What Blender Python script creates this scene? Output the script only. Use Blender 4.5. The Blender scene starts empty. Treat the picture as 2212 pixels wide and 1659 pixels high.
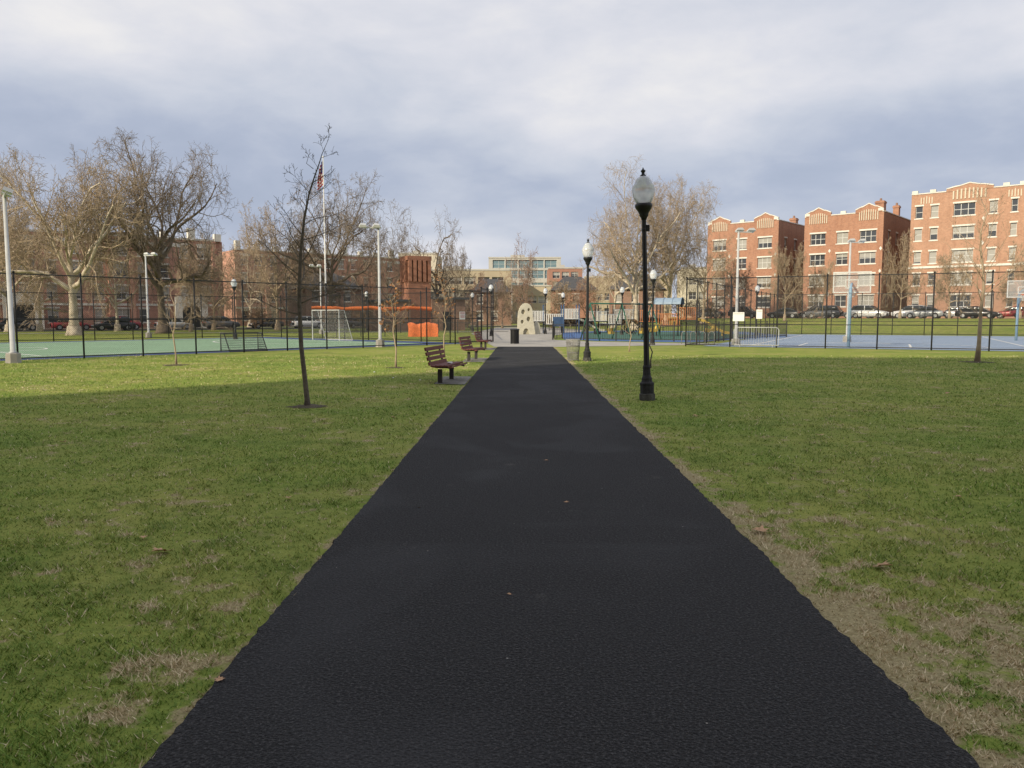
import bpy, math, random
import numpy as np
from mathutils import Vector, Matrix, noise
R=random.Random(7)
C=bpy.context.scene.collection
scene=bpy.context.scene
UX=Vector((.64,.77,0)); NX=Vector((-.77,.64,0))

# ---------------------------------------------------------------- helpers
def sm(a,b,x):
    t=max(0,min(1,(x-a)/(b-a))); return t*t*(3-2*t)
def hz(x,y):
    a=x*.64+y*.77
    return 1.4*sm(80,98,a)*sm(10,28,x)

class NT:
    def __init__(s,tree): s.t=tree; s.n=tree.nodes; s.l=tree.links
    def new(s,typ,**k):
        nd=s.n.new(typ)
        for a,b in k.items(): setattr(nd,a,b)
        return nd
    def link(s,a,b): s.l.new(a,b)
    def val(s,sock,v):
        if hasattr(v,'is_output'): s.link(v,sock)
        else: sock.default_value=v
    def math(s,op,a,b=0.0,clamp=False):
        nd=s.new('ShaderNodeMath',operation=op,use_clamp=clamp)
        s.val(nd.inputs[0],a); s.val(nd.inputs[1],b); return nd.outputs[0]
    def mix(s,f,a,b,blend='MIX'):
        nd=s.new('ShaderNodeMix',data_type='RGBA',blend_type=blend)
        s.val(nd.inputs[0],f)
        s.val(nd.inputs[6],a if hasattr(a,'is_output') else (*a[:3],1)); s.val(nd.inputs[7],b if hasattr(b,'is_output') else (*b[:3],1))
        return nd.outputs[2]
    def noise(s,vec,scale,detail=4,rough=.6,dist=0):
        nd=s.new('ShaderNodeTexNoise'); nd.inputs['Scale'].default_value=scale
        nd.inputs['Detail'].default_value=detail; nd.inputs['Roughness'].default_value=rough
        nd.inputs['Distortion'].default_value=dist
        if vec is not None: s.link(vec,nd.inputs['Vector'])
        return nd.outputs['Fac']
    def ramp(s,f,stops):
        nd=s.new('ShaderNodeValToRGB'); s.link(f,nd.inputs[0]); e=nd.color_ramp.elements
        while len(e)<len(stops): e.new(.5)
        for i,(p,c) in enumerate(stops):
            e[i].position=p; e[i].color=(*c,1) if not isinstance(c,(int,float)) else (c,c,c,1)
        return nd.outputs[0]
    def mr(s,f,a,b,c=0,d=1):
        nd=s.new('ShaderNodeMapRange'); s.link(f,nd.inputs[0])
        for i,v in enumerate((a,b,c,d)): nd.inputs[i+1].default_value=v
        return nd.outputs[0]

def newmat(name):
    m=bpy.data.materials.new(name); m.use_nodes=True
    nt=NT(m.node_tree); b=m.node_tree.nodes['Principled BSDF']
    return m,nt,b
def mat(name,col,rough=.6,metal=0,var=.25,scale=3,bump=0,bscale=40,spec=.3,obj=True,col2=None):
    m,nt,b=newmat(name)
    tc=nt.new('ShaderNodeTexCoord'); v=tc.outputs['Object']
    n=nt.noise(v,scale,5,.65)
    c2=col2 if col2 else tuple(c*(1-var) for c in col)
    c1=tuple(min(1,c*(1+var*.5)) for c in col) if not col2 else col
    c=nt.mix(nt.mr(n,.3,.7),c2,c1)
    nt.link(c,b.inputs['Base Color']); b.inputs['Roughness'].default_value=rough
    b.inputs['Metallic'].default_value=metal; b.inputs['Specular IOR Level'].default_value=spec
    if bump:
        bn=nt.new('ShaderNodeBump'); bn.inputs['Strength'].default_value=bump; bn.inputs['Distance'].default_value=.02
        nt.link(nt.noise(v,bscale,4),bn.inputs['Height']); nt.link(bn.outputs[0],b.inputs['Normal'])
    return m

class MB:
    def __init__(s): s.v=[];s.f=[];s.m=[];s.uv=None
    def add(s,vs,fs,mi=0):
        o=len(s.v); s.v+=[tuple(p) for p in vs]; s.f+=[tuple(i+o for i in f) for f in fs]; s.m+=[mi]*len(fs)
    def box(s,x0,x1,y0,y1,z0,z1,mi=0,M=None):
        vs=[(x,y,z) for z in (z0,z1) for x,y in ((x0,y0),(x1,y0),(x1,y1),(x0,y1))]
        if M is not None: vs=[M@Vector(p) for p in vs]
        s.add(vs,[(0,3,2,1),(4,5,6,7),(0,1,5,4),(1,2,6,5),(2,3,7,6),(3,0,4,7)],mi)
    def prism(s,poly,y0,y1,mi=0,M=None):   # poly in xz, extruded in y
        n=len(poly); vs=[(x,y0,z) for x,z in poly]+[(x,y1,z) for x,z in poly]
        if M is not None: vs=[M@Vector(p) for p in vs]
        fs=[tuple(range(n)),tuple(range(2*n-1,n-1,-1))]+[(i,i+n,(i+1)%n+n,(i+1)%n) for i in range(n)]
        s.add(vs,fs,mi)
    def tube(s,pts,rad,k=6,mi=0,cap=True):
        pts=[Vector(p) for p in pts]
        if not hasattr(rad,'__len__'): rad=[rad]*len(pts)
        vs=[];a=None
        for i,p in enumerate(pts):
            d=(pts[min(i+1,len(pts)-1)]-pts[max(i-1,0)])
            if d.length<1e-9: d=Vector((0,0,1))
            d.normalize()
            if a is None: a=d.orthogonal().normalized()
            else:
                a=a-d*a.dot(d)
                a=a.normalized() if a.length>1e-6 else d.orthogonal().normalized()
            b=d.cross(a)
            for j in range(k):
                t=2*math.pi*j/k; vs.append(p+(a*math.cos(t)+b*math.sin(t))*rad[i])
        fs=[]
        for i in range(len(pts)-1):
            for j in range(k):
                fs.append((i*k+j,i*k+(j+1)%k,(i+1)*k+(j+1)%k,(i+1)*k+j))
        if cap:
            fs.append(tuple(range(k-1,-1,-1))); o=(len(pts)-1)*k; fs.append(tuple(range(o,o+k)))
        s.add(vs,fs,mi)
    def lathe(s,prof,k=16,mi=0,c=(0,0,0),rib=0):
        vs=[];fs=[]
        for r,z in prof:
            for j in range(k):
                t=2*math.pi*(j+.5)/k; rr=r*(1-rib*(j%2)); vs.append((c[0]+rr*math.cos(t),c[1]+rr*math.sin(t),c[2]+z))
        for i in range(len(prof)-1):
            for j in range(k): fs.append((i*k+j,i*k+(j+1)%k,(i+1)*k+(j+1)%k,(i+1)*k+j))
        fs.append(tuple(range(k-1,-1,-1))); o=(len(prof)-1)*k; fs.append(tuple(range(o,o+k)))
        s.add(vs,fs,mi)
    def mesh(s,name,mats,smooth=False):
        me=bpy.data.meshes.new(name); me.from_pydata(s.v,[],s.f)
        for m in mats: me.materials.append(m)
        me.polygons.foreach_set('material_index',s.m)
        if smooth: me.polygons.foreach_set('use_smooth',[True]*len(s.f))
        me.update(); return me
    def obj(s,name,mats,parent=None,smooth=False,loc=(0,0,0),rz=0):
        if not isinstance(mats,(list,tuple)): mats=[mats]
        return place(s.mesh(name,mats,smooth),name,parent,loc,rz)
def place(me,name,parent=None,loc=(0,0,0),rz=0):
    o=bpy.data.objects.new(name,me); C.objects.link(o); o.location=loc; o.rotation_euler=(0,0,rz)
    if parent: o.parent=parent
    return o
def root(name,loc,rz,label,cat,group=None):
    o=bpy.data.objects.new(name,None); C.objects.link(o); o.empty_display_size=.3
    o.location=loc; o.rotation_euler=(0,0,rz); tag(o,label,cat,group); return o
def tag(o,label,cat,group=None):
    o['label']=label; o['category']=cat
    if group: o['group']=group
def struct(o): o['kind']='structure'; return o
def dup(r,loc,rz,label=None,tilt=None):
    def cp(o,par):
        n=o.copy(); C.objects.link(n)
        if par: n.parent=par
        for ch in o.children: cp(ch,n)
        return n
    n=cp(r,None); n.location=loc; n.rotation_euler=(0,0,rz)
    if label: n['label']=label
    return n

# ---------------------------------------------------------------- camera
cam=bpy.data.cameras.new('camera'); co=bpy.data.objects.new('camera',cam); C.objects.link(co)
cam.lens=27.2; cam.sensor_width=36; cam.clip_end=5000; cam.clip_start=.05
co.location=(0,0,1.6); co.rotation_euler=(math.radians(90-4.96),0,math.radians(.79)); scene.camera=co
scene.view_settings.view_transform='Standard'; scene.view_settings.look='None'; scene.view_settings.exposure=0

# ---------------------------------------------------------------- light
el=math.radians(26); d=Vector((.741*math.cos(el),.671*math.cos(el),-math.sin(el)))
sl=bpy.data.lights.new('sun','SUN'); sl.energy=5.0; sl.angle=math.radians(.6); sl.color=(1,.88,.66)
so=bpy.data.objects.new('sun',sl); C.objects.link(so); so.rotation_euler=d.to_track_quat('-Z','Y').to_euler(); so.location=(-50,-50,60)
w=bpy.data.worlds.new('World'); scene.world=w; w.use_nodes=True; nt=NT(w.node_tree)
bg=w.node_tree.nodes['Background']
sky=nt.new('ShaderNodeTexSky'); sky.sky_type='NISHITA'; sky.sun_disc=False; sky.sun_elevation=el; sky.sun_rotation=math.atan2(-.74,-.67)
tc=nt.new('ShaderNodeTexCoord'); sp=nt.new('ShaderNodeSeparateXYZ'); nt.link(tc.outputs['Generated'],sp.inputs[0])
z=nt.math('MAXIMUM',sp.outputs[2],0.0)
den=nt.math('ADD',z,.38)
cb=nt.new('ShaderNodeCombineXYZ'); nt.link(nt.math('DIVIDE',sp.outputs[0],den),cb.inputs[0]); nt.link(nt.math('DIVIDE',sp.outputs[1],den),cb.inputs[1]); nt.link(nt.math('MULTIPLY',z,2.0),cb.inputs[2])
mp=nt.new('ShaderNodeMapping'); mp.inputs['Location'].default_value=(3.6,1.2,0); mp.inputs['Scale'].default_value=(.95,1.0,1); nt.link(cb.outputs[0],mp.inputs[0])
n1=nt.noise(mp.outputs[0],1.6,2,.45,.2); n2=nt.noise(mp.outputs[0],5.5,8,.54,.2)
nn=nt.math('ADD',nt.math('MULTIPLY',n1,.64),nt.math('MULTIPLY',n2,.36))
# deck of cloud: thicker/greyer at about ten degrees, brighter above and near the horizon
grad=nt.ramp(z,[(0,.82),(.05,.72),(.11,.49),(.175,.40),(.215,.54),(.26,.76),(.34,.78),(.45,.72),(1,.72)])
fac=nt.math('ADD',nt.math('MULTIPLY',nt.math('SUBTRACT',nn,.5),1.7),grad)
cc=nt.ramp(fac,[(.08,(.37,.43,.56)),(.36,(.455,.51,.64)),(.6,(.60,.64,.735)),(.82,(.75,.76,.82)),(1,(.89,.875,.875))])
sk=nt.new('ShaderNodeVectorMath',operation='SCALE'); nt.link(sky.outputs[0],sk.inputs[0]); sk.inputs[3].default_value=.09
fin=nt.mix(.95,sk.outputs[0],cc)
nt.link(fin,bg.inputs[0]); bg.inputs[1].default_value=1.0

# ---------------------------------------------------------------- ground material
def dryness(nt):
    g=nt.new('ShaderNodeNewGeometry'); P=g.outputs['Position']
    s=nt.new('ShaderNodeSeparateXYZ'); nt.link(P,s.inputs[0]); x,y=s.outputs[0],s.outputs[1]
    a=nt.noise(P,.55,6,.65,.3); b=nt.noise(P,4.2,5,.65)
    base=nt.math('ADD',nt.math('MULTIPLY',a,.42),nt.math('MULTIPLY',b,.58))
    def bell(cx,wd):
        t=nt.math('DIVIDE',nt.math('SUBTRACT',x,cx),wd); return nt.math('POWER',2.718,nt.math('MULTIPLY',nt.math('MULTIPLY',t,t),-1))
    eL=bell(-1.33,.07); eR=bell(1.64,.20)
    def blob2(cx,cy,wx,wy):
        tx=nt.math('DIVIDE',nt.math('SUBTRACT',x,cx),wx); ty=nt.math('DIVIDE',nt.math('SUBTRACT',y,cy),wy)
        return nt.math('POWER',2.718,nt.math('MULTIPLY',nt.math('ADD',nt.math('MULTIPLY',tx,tx),nt.math('MULTIPLY',ty,ty)),-1))
    t=nt.math('ADD',base,nt.math('MULTIPLY',eL,.08)); t=nt.math('ADD',t,nt.math('MULTIPLY',eR,.12))
    t=nt.math('ADD',t,nt.math('MULTIPLY',blob2(2.35,2.9,.7,1.1),.145)); t=nt.math('ADD',t,nt.math('MULTIPLY',blob2(-1.65,3.2,.35,.6),.09))
    t=nt.math('ADD',t,nt.math('MULTIPLY',blob2(1.9,5.0,.25,1.8),.08))
    return P,a,b,nt.mr(t,.555,.62)
m_ground,nt,b=newmat('grass_ground')
P,a1,b1,dry=dryness(nt)
f1=nt.noise(P,45,5,.7); f2=nt.noise(P,9,5,.7); f3=nt.noise(P,.16,4,.6); f4=nt.noise(P,1.7,5,.65)
green=nt.mix(nt.mr(f2,.3,.7),(.115,.18,.03),(.27,.33,.07))
green=nt.mix(nt.math('MULTIPLY',nt.mr(a1,.42,.62),.6),green,(.36,.345,.10))
green=nt.mix(nt.math('MULTIPLY',nt.mr(f3,.4,.65),.5),green,(.35,.36,.08))
green=nt.mix(nt.mr(f4,.35,.5,.35,0),green,(.08,.13,.025))
straw=nt.mix(nt.mr(f1,.3,.7),(.25,.19,.11),(.50,.41,.25))
c=nt.mix(nt.math('MULTIPLY',dry,.85),green,straw)
c=nt.mix(nt.mr(f1,.25,.65,.3,0),c,(.03,.04,.01))
nt.link(c,b.inputs['Base Color']); b.inputs['Roughness'].default_value=.95; b.inputs['Specular IOR Level'].default_value=.1
bn=nt.new('ShaderNodeBump'); bn.inputs['Strength'].default_value=.5; bn.inputs['Distance'].default_value=.03
nt.link(nt.math('ADD',f1,f2),bn.inputs['Height']); nt.link(bn.outputs[0],b.inputs['Normal'])

m_blade,nt,b=newmat('grass_blade')
P,a1,b1,dry=dryness(nt)
at=nt.new('ShaderNodeAttribute'); at.attribute_name='tone'; tone=at.outputs['Fac']
green=nt.mix(tone,(.075,.155,.02),(.27,.39,.08))
green=nt.mix(nt.math('MULTIPLY',nt.mr(a1,.40,.62),.5),green,(.39,.40,.13))
green=nt.mix(nt.mr(nt.noise(P,1.7,5,.65),.35,.52,.45,0),green,(.065,.135,.018))
straw=nt.mix(tone,(.42,.33,.19),(.80,.69,.47))
thr=nt.math('GREATER_THAN',nt.math('ADD',nt.math('MULTIPLY',dry,.93),.07),nt.math('FRACT',nt.math('MULTIPLY',tone,37.7)))
nt.link(nt.mix(thr,green,straw),b.inputs['Base Color']); b.inputs['Roughness'].default_value=.7; b.inputs['Specular IOR Level'].default_value=.2

# ground sheet
def axis(lo,hi,step,far):
    l=list(np.arange(lo,hi+.01,step)); return [-far,-far/2,-far/4]+l+[far/4,far/2,far]
xs=axis(-160,160,4,2400); ys=axis(-100,240,4,2400)
mb=MB(); mb.v=[(x,y,hz(x,y) if abs(x)<300 and abs(y)<300 else (1.4 if (x>28 and y>60) else 0)) for y in ys for x in xs]
nx=len(xs)
for j in range(len(ys)-1):
    for i in range(nx-1): mb.f.append((j*nx+i,j*nx+i+1,(j+1)*nx+i+1,(j+1)*nx+i)); mb.m.append(0)
g=struct(mb.obj('ground',m_ground)); g['label']='park lawn'

# grass blades (stuff)
N=700000; rng=np.random.default_rng(3)
yy=1.6*(32/1.6)**rng.random(N); xx=(rng.random(N)*2-1)*(yy*.74+.9)
keep=((xx<-1.325)|(xx>1.605))
clump=np.sin(xx*23.1+np.sin(yy*17.3)*2)*np.sin(yy*27.7+np.sin(xx*19)*2)
big=np.sin(xx*5.1+np.sin(yy*3.3)*2.5)*np.sin(yy*4.7+np.sin(xx*4.1)*2)
keep&=(rng.random(N)<.58+.28*clump+.14*big)
edge=np.minimum(np.abs(xx+1.34),np.abs(xx-1.62)); keep&=(rng.random(N)<np.clip(edge/.10,.4,1))
xx=xx[keep];yy=yy[keep];N=len(xx); clump=clump[keep]; big=big[keep]
th=rng.random(N)*6.283; wd=(.0015+.0011*rng.random(N))*(1+yy*.14); hgt=(.008+.017*rng.random(N))*(1+.55*clump+.4*big)*(1+.02*yy)
la=rng.random(N)*6.283; ll=hgt*(.3+1.3*rng.random(N))
V=np.zeros((N,3,3),np.float32)
V[:,0,0]=xx-np.cos(th)*wd;V[:,0,1]=yy-np.sin(th)*wd;V[:,1,0]=xx+np.cos(th)*wd;V[:,1,1]=yy+np.sin(th)*wd
V[:,2,0]=xx+np.cos(la)*ll;V[:,2,1]=yy+np.sin(la)*ll;V[:,2,2]=hgt
me=bpy.data.meshes.new('grass'); me.vertices.add(3*N); me.vertices.foreach_set('co',V.ravel())
me.loops.add(3*N); me.loops.foreach_set('vertex_index',np.arange(3*N,dtype=np.int32))
me.polygons.add(N); me.polygons.foreach_set('loop_start',np.arange(0,3*N,3,dtype=np.int32)); me.update(calc_edges=True)
tn=np.repeat(np.clip(rng.random(N),0,1).astype(np.float32),3); atb=me.attributes.new('tone','FLOAT','POINT'); atb.data.foreach_set('value',tn)
me.materials.append(m_blade); go=place(me,'grass'); go['kind']='stuff'; go['label']='short mown winter grass with dry patches'

# ---------------------------------------------------------------- asphalt
m_asph,nt,b=newmat('asphalt'); g_=nt.new('ShaderNodeNewGeometry'); P=g_.outputs['Position']
big=nt.noise(P,.7,5,.6,.4); fine=nt.noise(P,66,5,.88); mid=nt.noise(P,14,5,.7)
c=nt.mix(nt.mr(big,.3,.7),(.012,.0122,.0132),(.023,.0232,.0248))
c=nt.mix(nt.mr(fine,.50,.64,0,.8),c,(.10,.099,.10))
c=nt.mix(nt.mr(mid,.58,.78,0,.3),c,(.05,.049,.05))
st=nt.noise(P,1.9,6,.7,.6); c=nt.mix(nt.mr(st,.64,.71,0,.5),c,(.09,.084,.077))
st2=nt.noise(P,.45,3,.5,1.2); c=nt.mix(nt.mr(st2,.50,.62,0,.35),c,(.055,.056,.06))
vo=nt.new('ShaderNodeTexVoronoi'); vo.inputs['Scale'].default_value=4; nt.link(P,vo.inputs['Vector'])
spk=nt.math('LESS_THAN',vo.outputs['Distance'],.022); c=nt.mix(nt.math('MULTIPLY',spk,.6),c,(.42,.40,.36))
nt.link(c,b.inputs['Base Color']); b.inputs['Specular IOR Level'].default_value=.18
nt.link(nt.mr(big,.3,.7,.76,.93),b.inputs['Roughness'])
vb=nt.new('ShaderNodeTexVoronoi'); vb.inputs['Scale'].default_value=75; nt.link(P,vb.inputs['Vector'])
bn=nt.new('ShaderNodeBump'); bn.inputs['Strength'].default_value=1.0; bn.inputs['Distance'].default_value=.011
nt.link(nt.math('ADD',vb.outputs['Distance'],nt.math('MULTIPLY',mid,.4)),bn.inputs['Height']); nt.link(bn.outputs[0],b.inputs['Normal'])
ysl=list(np.arange(-8,14,.04))+list(np.arange(14,41.3,.3))
mb=MB(); row=[]
for y in ysl:
    n=noise.noise(Vector((1.7,y*1.1,0)))*.014+noise.noise(Vector((5.7,y*13,0)))*.014+noise.noise(Vector((5.7,y*31,4)))*.010
    n2=noise.noise(Vector((9.7,y*1.2,3)))*.025+noise.noise(Vector((2.7,y*13,7)))*.022+noise.noise(Vector((5.7,y*29,8)))*.014
    xl=-1.33+n; xr=1.61+n2
    row.append([(xl-.012,y,-.01),(xl,y,.022)]+[(xl+(xr-xl)*t,y,.03) for t in (.03,.5,.97)]+[(xr,y,.022),(xr+.012,y,-.01)])
for r_ in row: mb.v+=r_
for i in range(len(row)-1):
    for j in range(6): mb.f.append((i*7+j,i*7+j+1,(i+1)*7+j+1,(i+1)*7+j)); mb.m.append(0)
p=struct(mb.obj('path',m_asph)); p['label']='fresh black asphalt footpath'

m_conc=mat('concrete',(.36,.34,.31),.9,var=.3,scale=.8,bump=.3,bscale=30)
m_conc2=mat('dark_concrete',(.20,.19,.175),.9,var=.35,scale=2,bump=.3)
def sheet(name,poly,z,m,label=None,follow=False):
    mb=MB(); mb.add([(x,y,z+(hz(x,y) if follow else 0)) for x,y in poly],[tuple(range(len(poly)))]); o=struct(mb.obj(name,m))
    if label:o['label']=label
    return o
sheet('plaza',[(-1.5,41.2),(1.8,41.2),(8.6,43.6),(12,46.5),(8,47.8),(4.2,50.5),(2.2,54),(2.6,66),(8,92),(4,118),(-4,118),(-5,75),(-3.2,58),(-2.2,47.5)],.012,m_conc,'pale concrete paving')
sheet('bench_pad',[(-2.1,18.3),(-1.36,18.1),(-1.36,20.6),(-2.1,20.6)],.016,m_conc2)
sheet('bench_pad',[(-2.15,27.3),(-1.36,27.3),(-1.36,30),(-2.15,30)],.016,m_conc2)
sheet('bench_pad',[(-2.15,37.3),(-1.36,37.3),(-1.36,40),(-2.15,40)],.016,m_conc2)
m_rubg=mat('rubber_green',(.05,.13,.10),.9); m_rubb=mat('rubber_blue',(.08,.16,.36),.9)
sheet('playground_surface',[(2.9,55),(5,51.3),(10.5,48.6),(13,52),(22,64),(24,84),(10,90),(4,78)],.016,m_rubb,'blue rubber play surface')
sheet('playground_surface',[(4.4,56),(8,52.6),(12,52.8),(20,66),(20,80),(11,85),(6,76)],.021,m_rubg,'dark green rubber play surface')

# ---------------------------------------------------------------- courts
m_cg=mat('court_green',(.24,.36,.24),.9,var=.12,scale=.3,spec=.1); m_cb=mat('court_blue',(.28,.35,.46),.9,var=.12,scale=.3,spec=.1)
m_cdb=mat('court_dark_blue',(.06,.09,.22),.85,var=.12,scale=.3); m_line=mat('white_paint',(.75,.75,.72),.8,var=.1)
OL=Vector((-2.5,46.9,0)); OR=Vector((8.9,42.4,0)); EX=Vector((.902,-.43,0)); MX=Vector((.43,.902,0))
def LC(a,n): v=OL+UX*a+NX*n; return (v.x,v.y)
def RC(a,n): v=OR+EX*a+MX*n; return (v.x,v.y)
def quad(f,a0,a1,n0,n1): return [f(a0,n0),f(a1,n0),f(a1,n1),f(a0,n1)]
sheet('sports_court',quad(LC,-46,-.3,.5,23),.012,m_cdb,'futsal court with blue border')
sheet('sports_court_field',quad(LC,-44,-2.6,2,21.5),.017,m_cg,'green painted futsal field')
sheet('basketball_court',quad(RC,.8,44,.5,33),.012,m_cb,'blue painted basketball court')
def lines(f,segs,arcs,name):
    mb=MB(); t=.06
    for a0,n0,a1,n1 in segs:
        if abs(a1-a0)>abs(n1-n0): q=[(a0,n0-t),(a1,n0-t),(a1,n0+t),(a0,n0+t)]
        else: q=[(a0-t,n0),(a0+t,n0),(a0+t,n1),(a0-t,n1)]
        mb.add([(*f(*p),.023) for p in q],[(0,1,2,3)])
    for ca,cn,r,t0,t1 in arcs:
        K=28; vs=[]
        for i in range(K+1):
            th=math.radians(t0+(t1-t0)*i/K)
            for rr in (r-t,r+t): vs.append((*f(ca+rr*math.cos(th),cn+rr*math.sin(th)),.0265))
        mb.add(vs,[(2*i,2*i+1,2*i+3,2*i+2) for i in range(K)])
    struct(mb.obj(name,m_line))
lines(LC,[(-42,3,-4,3),(-42,20.5,-4,20.5),(-4,3,-4,20.5),(-23,3,-23,20.5),(-42,3,-42,20.5)],[(-23,11.8,3,0,360),(-4,11.8,6,90,270)],'court_lines')
lines(RC,[(3,3,42,3),(3,30,42,30),(3,3,3,30),(16.5,3,16.5,30),(5.5,3,5.5,8),(11,3,11,8),(5.5,8,11,8),(22,3,22,8),(28,3,28,8),(22,8,28,8)],[(8.2,8,1.8,0,180),(25,8,1.8,0,180),(8.2,4,6.4,0,180),(25,4,6.4,0,180)],'court_lines')

# ---------------------------------------------------------------- fences
m_blk=mat('black_metal',(.018,.018,.02),.45,var=.2,spec=.4); m_blk2=mat('black_vinyl',(.02,.02,.022),.6)
m_chain,nt,b=newmat('chain_link'); b.inputs['Base Color'].default_value=(.025,.025,.027,1); b.inputs['Roughness'].default_value=.5
uvn=nt.new('ShaderNodeUVMap'); s_=nt.new('ShaderNodeSeparateXYZ'); nt.link(uvn.outputs[0],s_.inputs[0])
def fr(op): 
    return nt.math('LESS_THAN',nt.math('FRACT',nt.math('DIVIDE',nt.math(op,s_.outputs[0],s_.outputs[1]),.075)),.085)
al=nt.math('MAXIMUM',fr('ADD'),fr('SUBTRACT')); nt.link(al,b.inputs['Alpha'])
def fence(p0,p1,h,sp,label,rails,pr=.035,name='chain_link_fence'):
    p0=Vector((*p0,0));p1=Vector((*p1,0)); L=(p1-p0).length; ang=math.atan2(p1.y-p0.y,p1.x-p0.x)
    r=root(name,p0,ang,label,'fence','tall black chain-link court fences')
    n=max(1,round(L/sp)); pm=MB(); pm.tube([(0,0,0),(0,0,h+.05)],pr,8); pm.lathe([(pr*1.3,0),(pr*1.2,.05),(.004,.09)],8,0,(0,0,h+.03)); pme=pm.mesh('post',[m_blk2],True)
    for i in range(n+1): place(pme,'post',r,(L*i/n,0,0))
    for z in rails:
        q=MB(); q.tube([(0,.03,z),(L,.03,z)],.022,6); q.obj('rail',m_blk2,r,True)
    me=bpy.data.meshes.new('chain_link'); me.from_pydata([(0,-.04,.05),(L,-.04,.05),(L,-.04,h),(0,-.04,h)],[],[(0,1,2,3)])
    uv=me.uv_layers.new(); 
    for i,c in enumerate([(0,.05),(L,.05),(L,h),(0,h)]): uv.data[i].uv=c
    me.materials.append(m_chain); place(me,'chain_link',r)
    return r
fence(LC(-36,0),LC(0,0),3.15,2.2,'tall black chain-link fence beside green futsal court',[.1,1.5,3.15])
fence(LC(0,0),LC(0,24),3.15,2.6,'black chain-link fence behind the goal end',[.1,1.5,3.15])
fence(LC(-46,24),LC(0,24),3.15,2.6,'black chain-link fence on far side of court',[.1,1.5,3.15])
fence(RC(0,0),RC(26,0),3.65,2.4,'tall black chain-link fence beside blue basketball court',[.1,1.2,3.65])
fence(RC(0,34),RC(0,0),3.65,2.6,'black chain-link fence along the court side',[.1,1.2,3.65])
fence(RC(0,34),RC(30,34),3.65,2.6,'black chain-link fence below the grass bank',[.1,1.2,3.65])
# gate frame at corner
fence(LC(0,0),(-1.9,49.6),3.3,1.3,'black chain-link gate panel at court corner',[.1,1.1,2.2,3.3],.045)

def picket(p0,p1,label,h=1.15):
    p0=Vector((*p0,0));p1=Vector((*p1,0)); L=(p1-p0).length; ang=math.atan2(p1.y-p0.y,p1.x-p0.x)
    r=root('picket_fence',p0,ang,label,'fence','low black picket fences')
    n=max(1,round(L/2.2)); pm=MB(); pm.box(-.035,.035,-.035,.035,0,h+.1); pm.lathe([(.05,0),(.05,.03),(.004,.07)],8,0,(0,0,h+.1)); me=pm.mesh('post',[m_blk])
    for i in range(n+1): place(me,'post',r,(L*i/n,0,0))
    q=MB(); q.box(0,L,-.015,.015,h-.12,h-.08); q.box(0,L,-.015,.015,.12,.16)
    k=int(L/.13)
    for i in range(1,k): q.box(i*.13-.009,i*.13+.009,-.008,.008,.08,h)
    q.obj('railing',m_blk,r)
picket((2.1,54),(6.2,51.6),'low black steel picket fence around playground')
picket((6.2,51.6),(11.5,49.2),'low black steel picket fence around playground')
picket((11.5,49.2),(21,62),'low black steel picket fence around playground')
picket((2.1,54),(2.9,70),'low black steel picket fence around playground')
picket((-3,52),(-4.3,74),'low black steel picket fence beside plaza')
picket((-4.3,74),(-20,80),'low black steel picket fence by the lawn')
picket((3,88),(22,86),'low black steel picket fence behind playground')

# ---------------------------------------------------------------- street lamps
m_globe,nt,b=newmat('frosted_globe'); tcg=nt.new('ShaderNodeTexCoord')
b.inputs['Roughness'].default_value=.2; b.inputs['Transmission Weight'].default_value=.5
so_=nt.new('ShaderNodeSeparateXYZ'); nt.link(tcg.outputs['Object'],so_.inputs[0])
nt.link(nt.mix(nt.mr(so_.outputs[2],4.0,4.2),(.93,.94,.95),(.82,.86,.92)),b.inputs['Base Color'])
m_oldc=mat('worn_black_iron',(.03,.03,.032),.7,var=.6,scale=12,bump=.3)
m_oldf=mat('weathered_footing',(.09,.088,.08),.9,var=.6,scale=9,bump=.5)
def make_lamp(loc,rz,label):
    r=root('street_lamp',loc,rz,label,'street lamp','black acorn-globe park lamps')
    q=MB(); q.lathe([(.155,0),(.155,.13),(.135,.14)],8); q.obj('footing',m_oldf,r)
    q=MB(); q.lathe([(.132,.14),(.132,.3),(.138,.31),(.138,.345),(.11,.37),(.098,.40),(.098,.44),(.075,.5),(.07,.62),(.074,.64),(.074,.67),(.06,.7)],12); q.obj('base',m_oldc,r,False)
    q=MB(); q.lathe([(.06,.7),(.056,1.0),(.044,3.3),(.052,3.31),(.052,3.35),(.044,3.36),(.046,3.52)],16,rib=.1); q.obj('post',m_blk,r,False)
    q=MB(); q.box(.04,.1,-.035,.035,3.30,3.42); q.obj('bracket',m_blk,r)
    q=MB(); q.lathe([(.047,3.52),(.06,3.56),(.085,3.60),(.085,3.63),(.11,3.68),(.15,3.74),(.165,3.78),(.165,3.82),(.13,3.83)],20); q.obj('collar',m_blk,r,True)
    q=MB(); q.lathe([(.128,3.825),(.15,3.86),(.185,3.94),(.208,4.03),(.212,4.09),(.20,4.15),(.178,4.19),(.165,4.21),(.15,4.25),(.115,4.31),(.07,4.345),(.045,4.355)],40,rib=.045); q.obj('globe',m_globe,r,True)
    q=MB(); q.lathe([(.05,4.35),(.055,4.37),(.03,4.39),(.028,4.42),(.045,4.44),(.045,4.46),(.02,4.48),(.004,4.52)],12); q.obj('finial',m_blk,r,True)
    r.scale=(1,1,.973)
    return r
L1=make_lamp((2.40,14.85,0),.3,'black park lamp with acorn globe, leaning slightly on lawn')
L1.rotation_euler=(0,math.radians(-1.9),.0)
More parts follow.
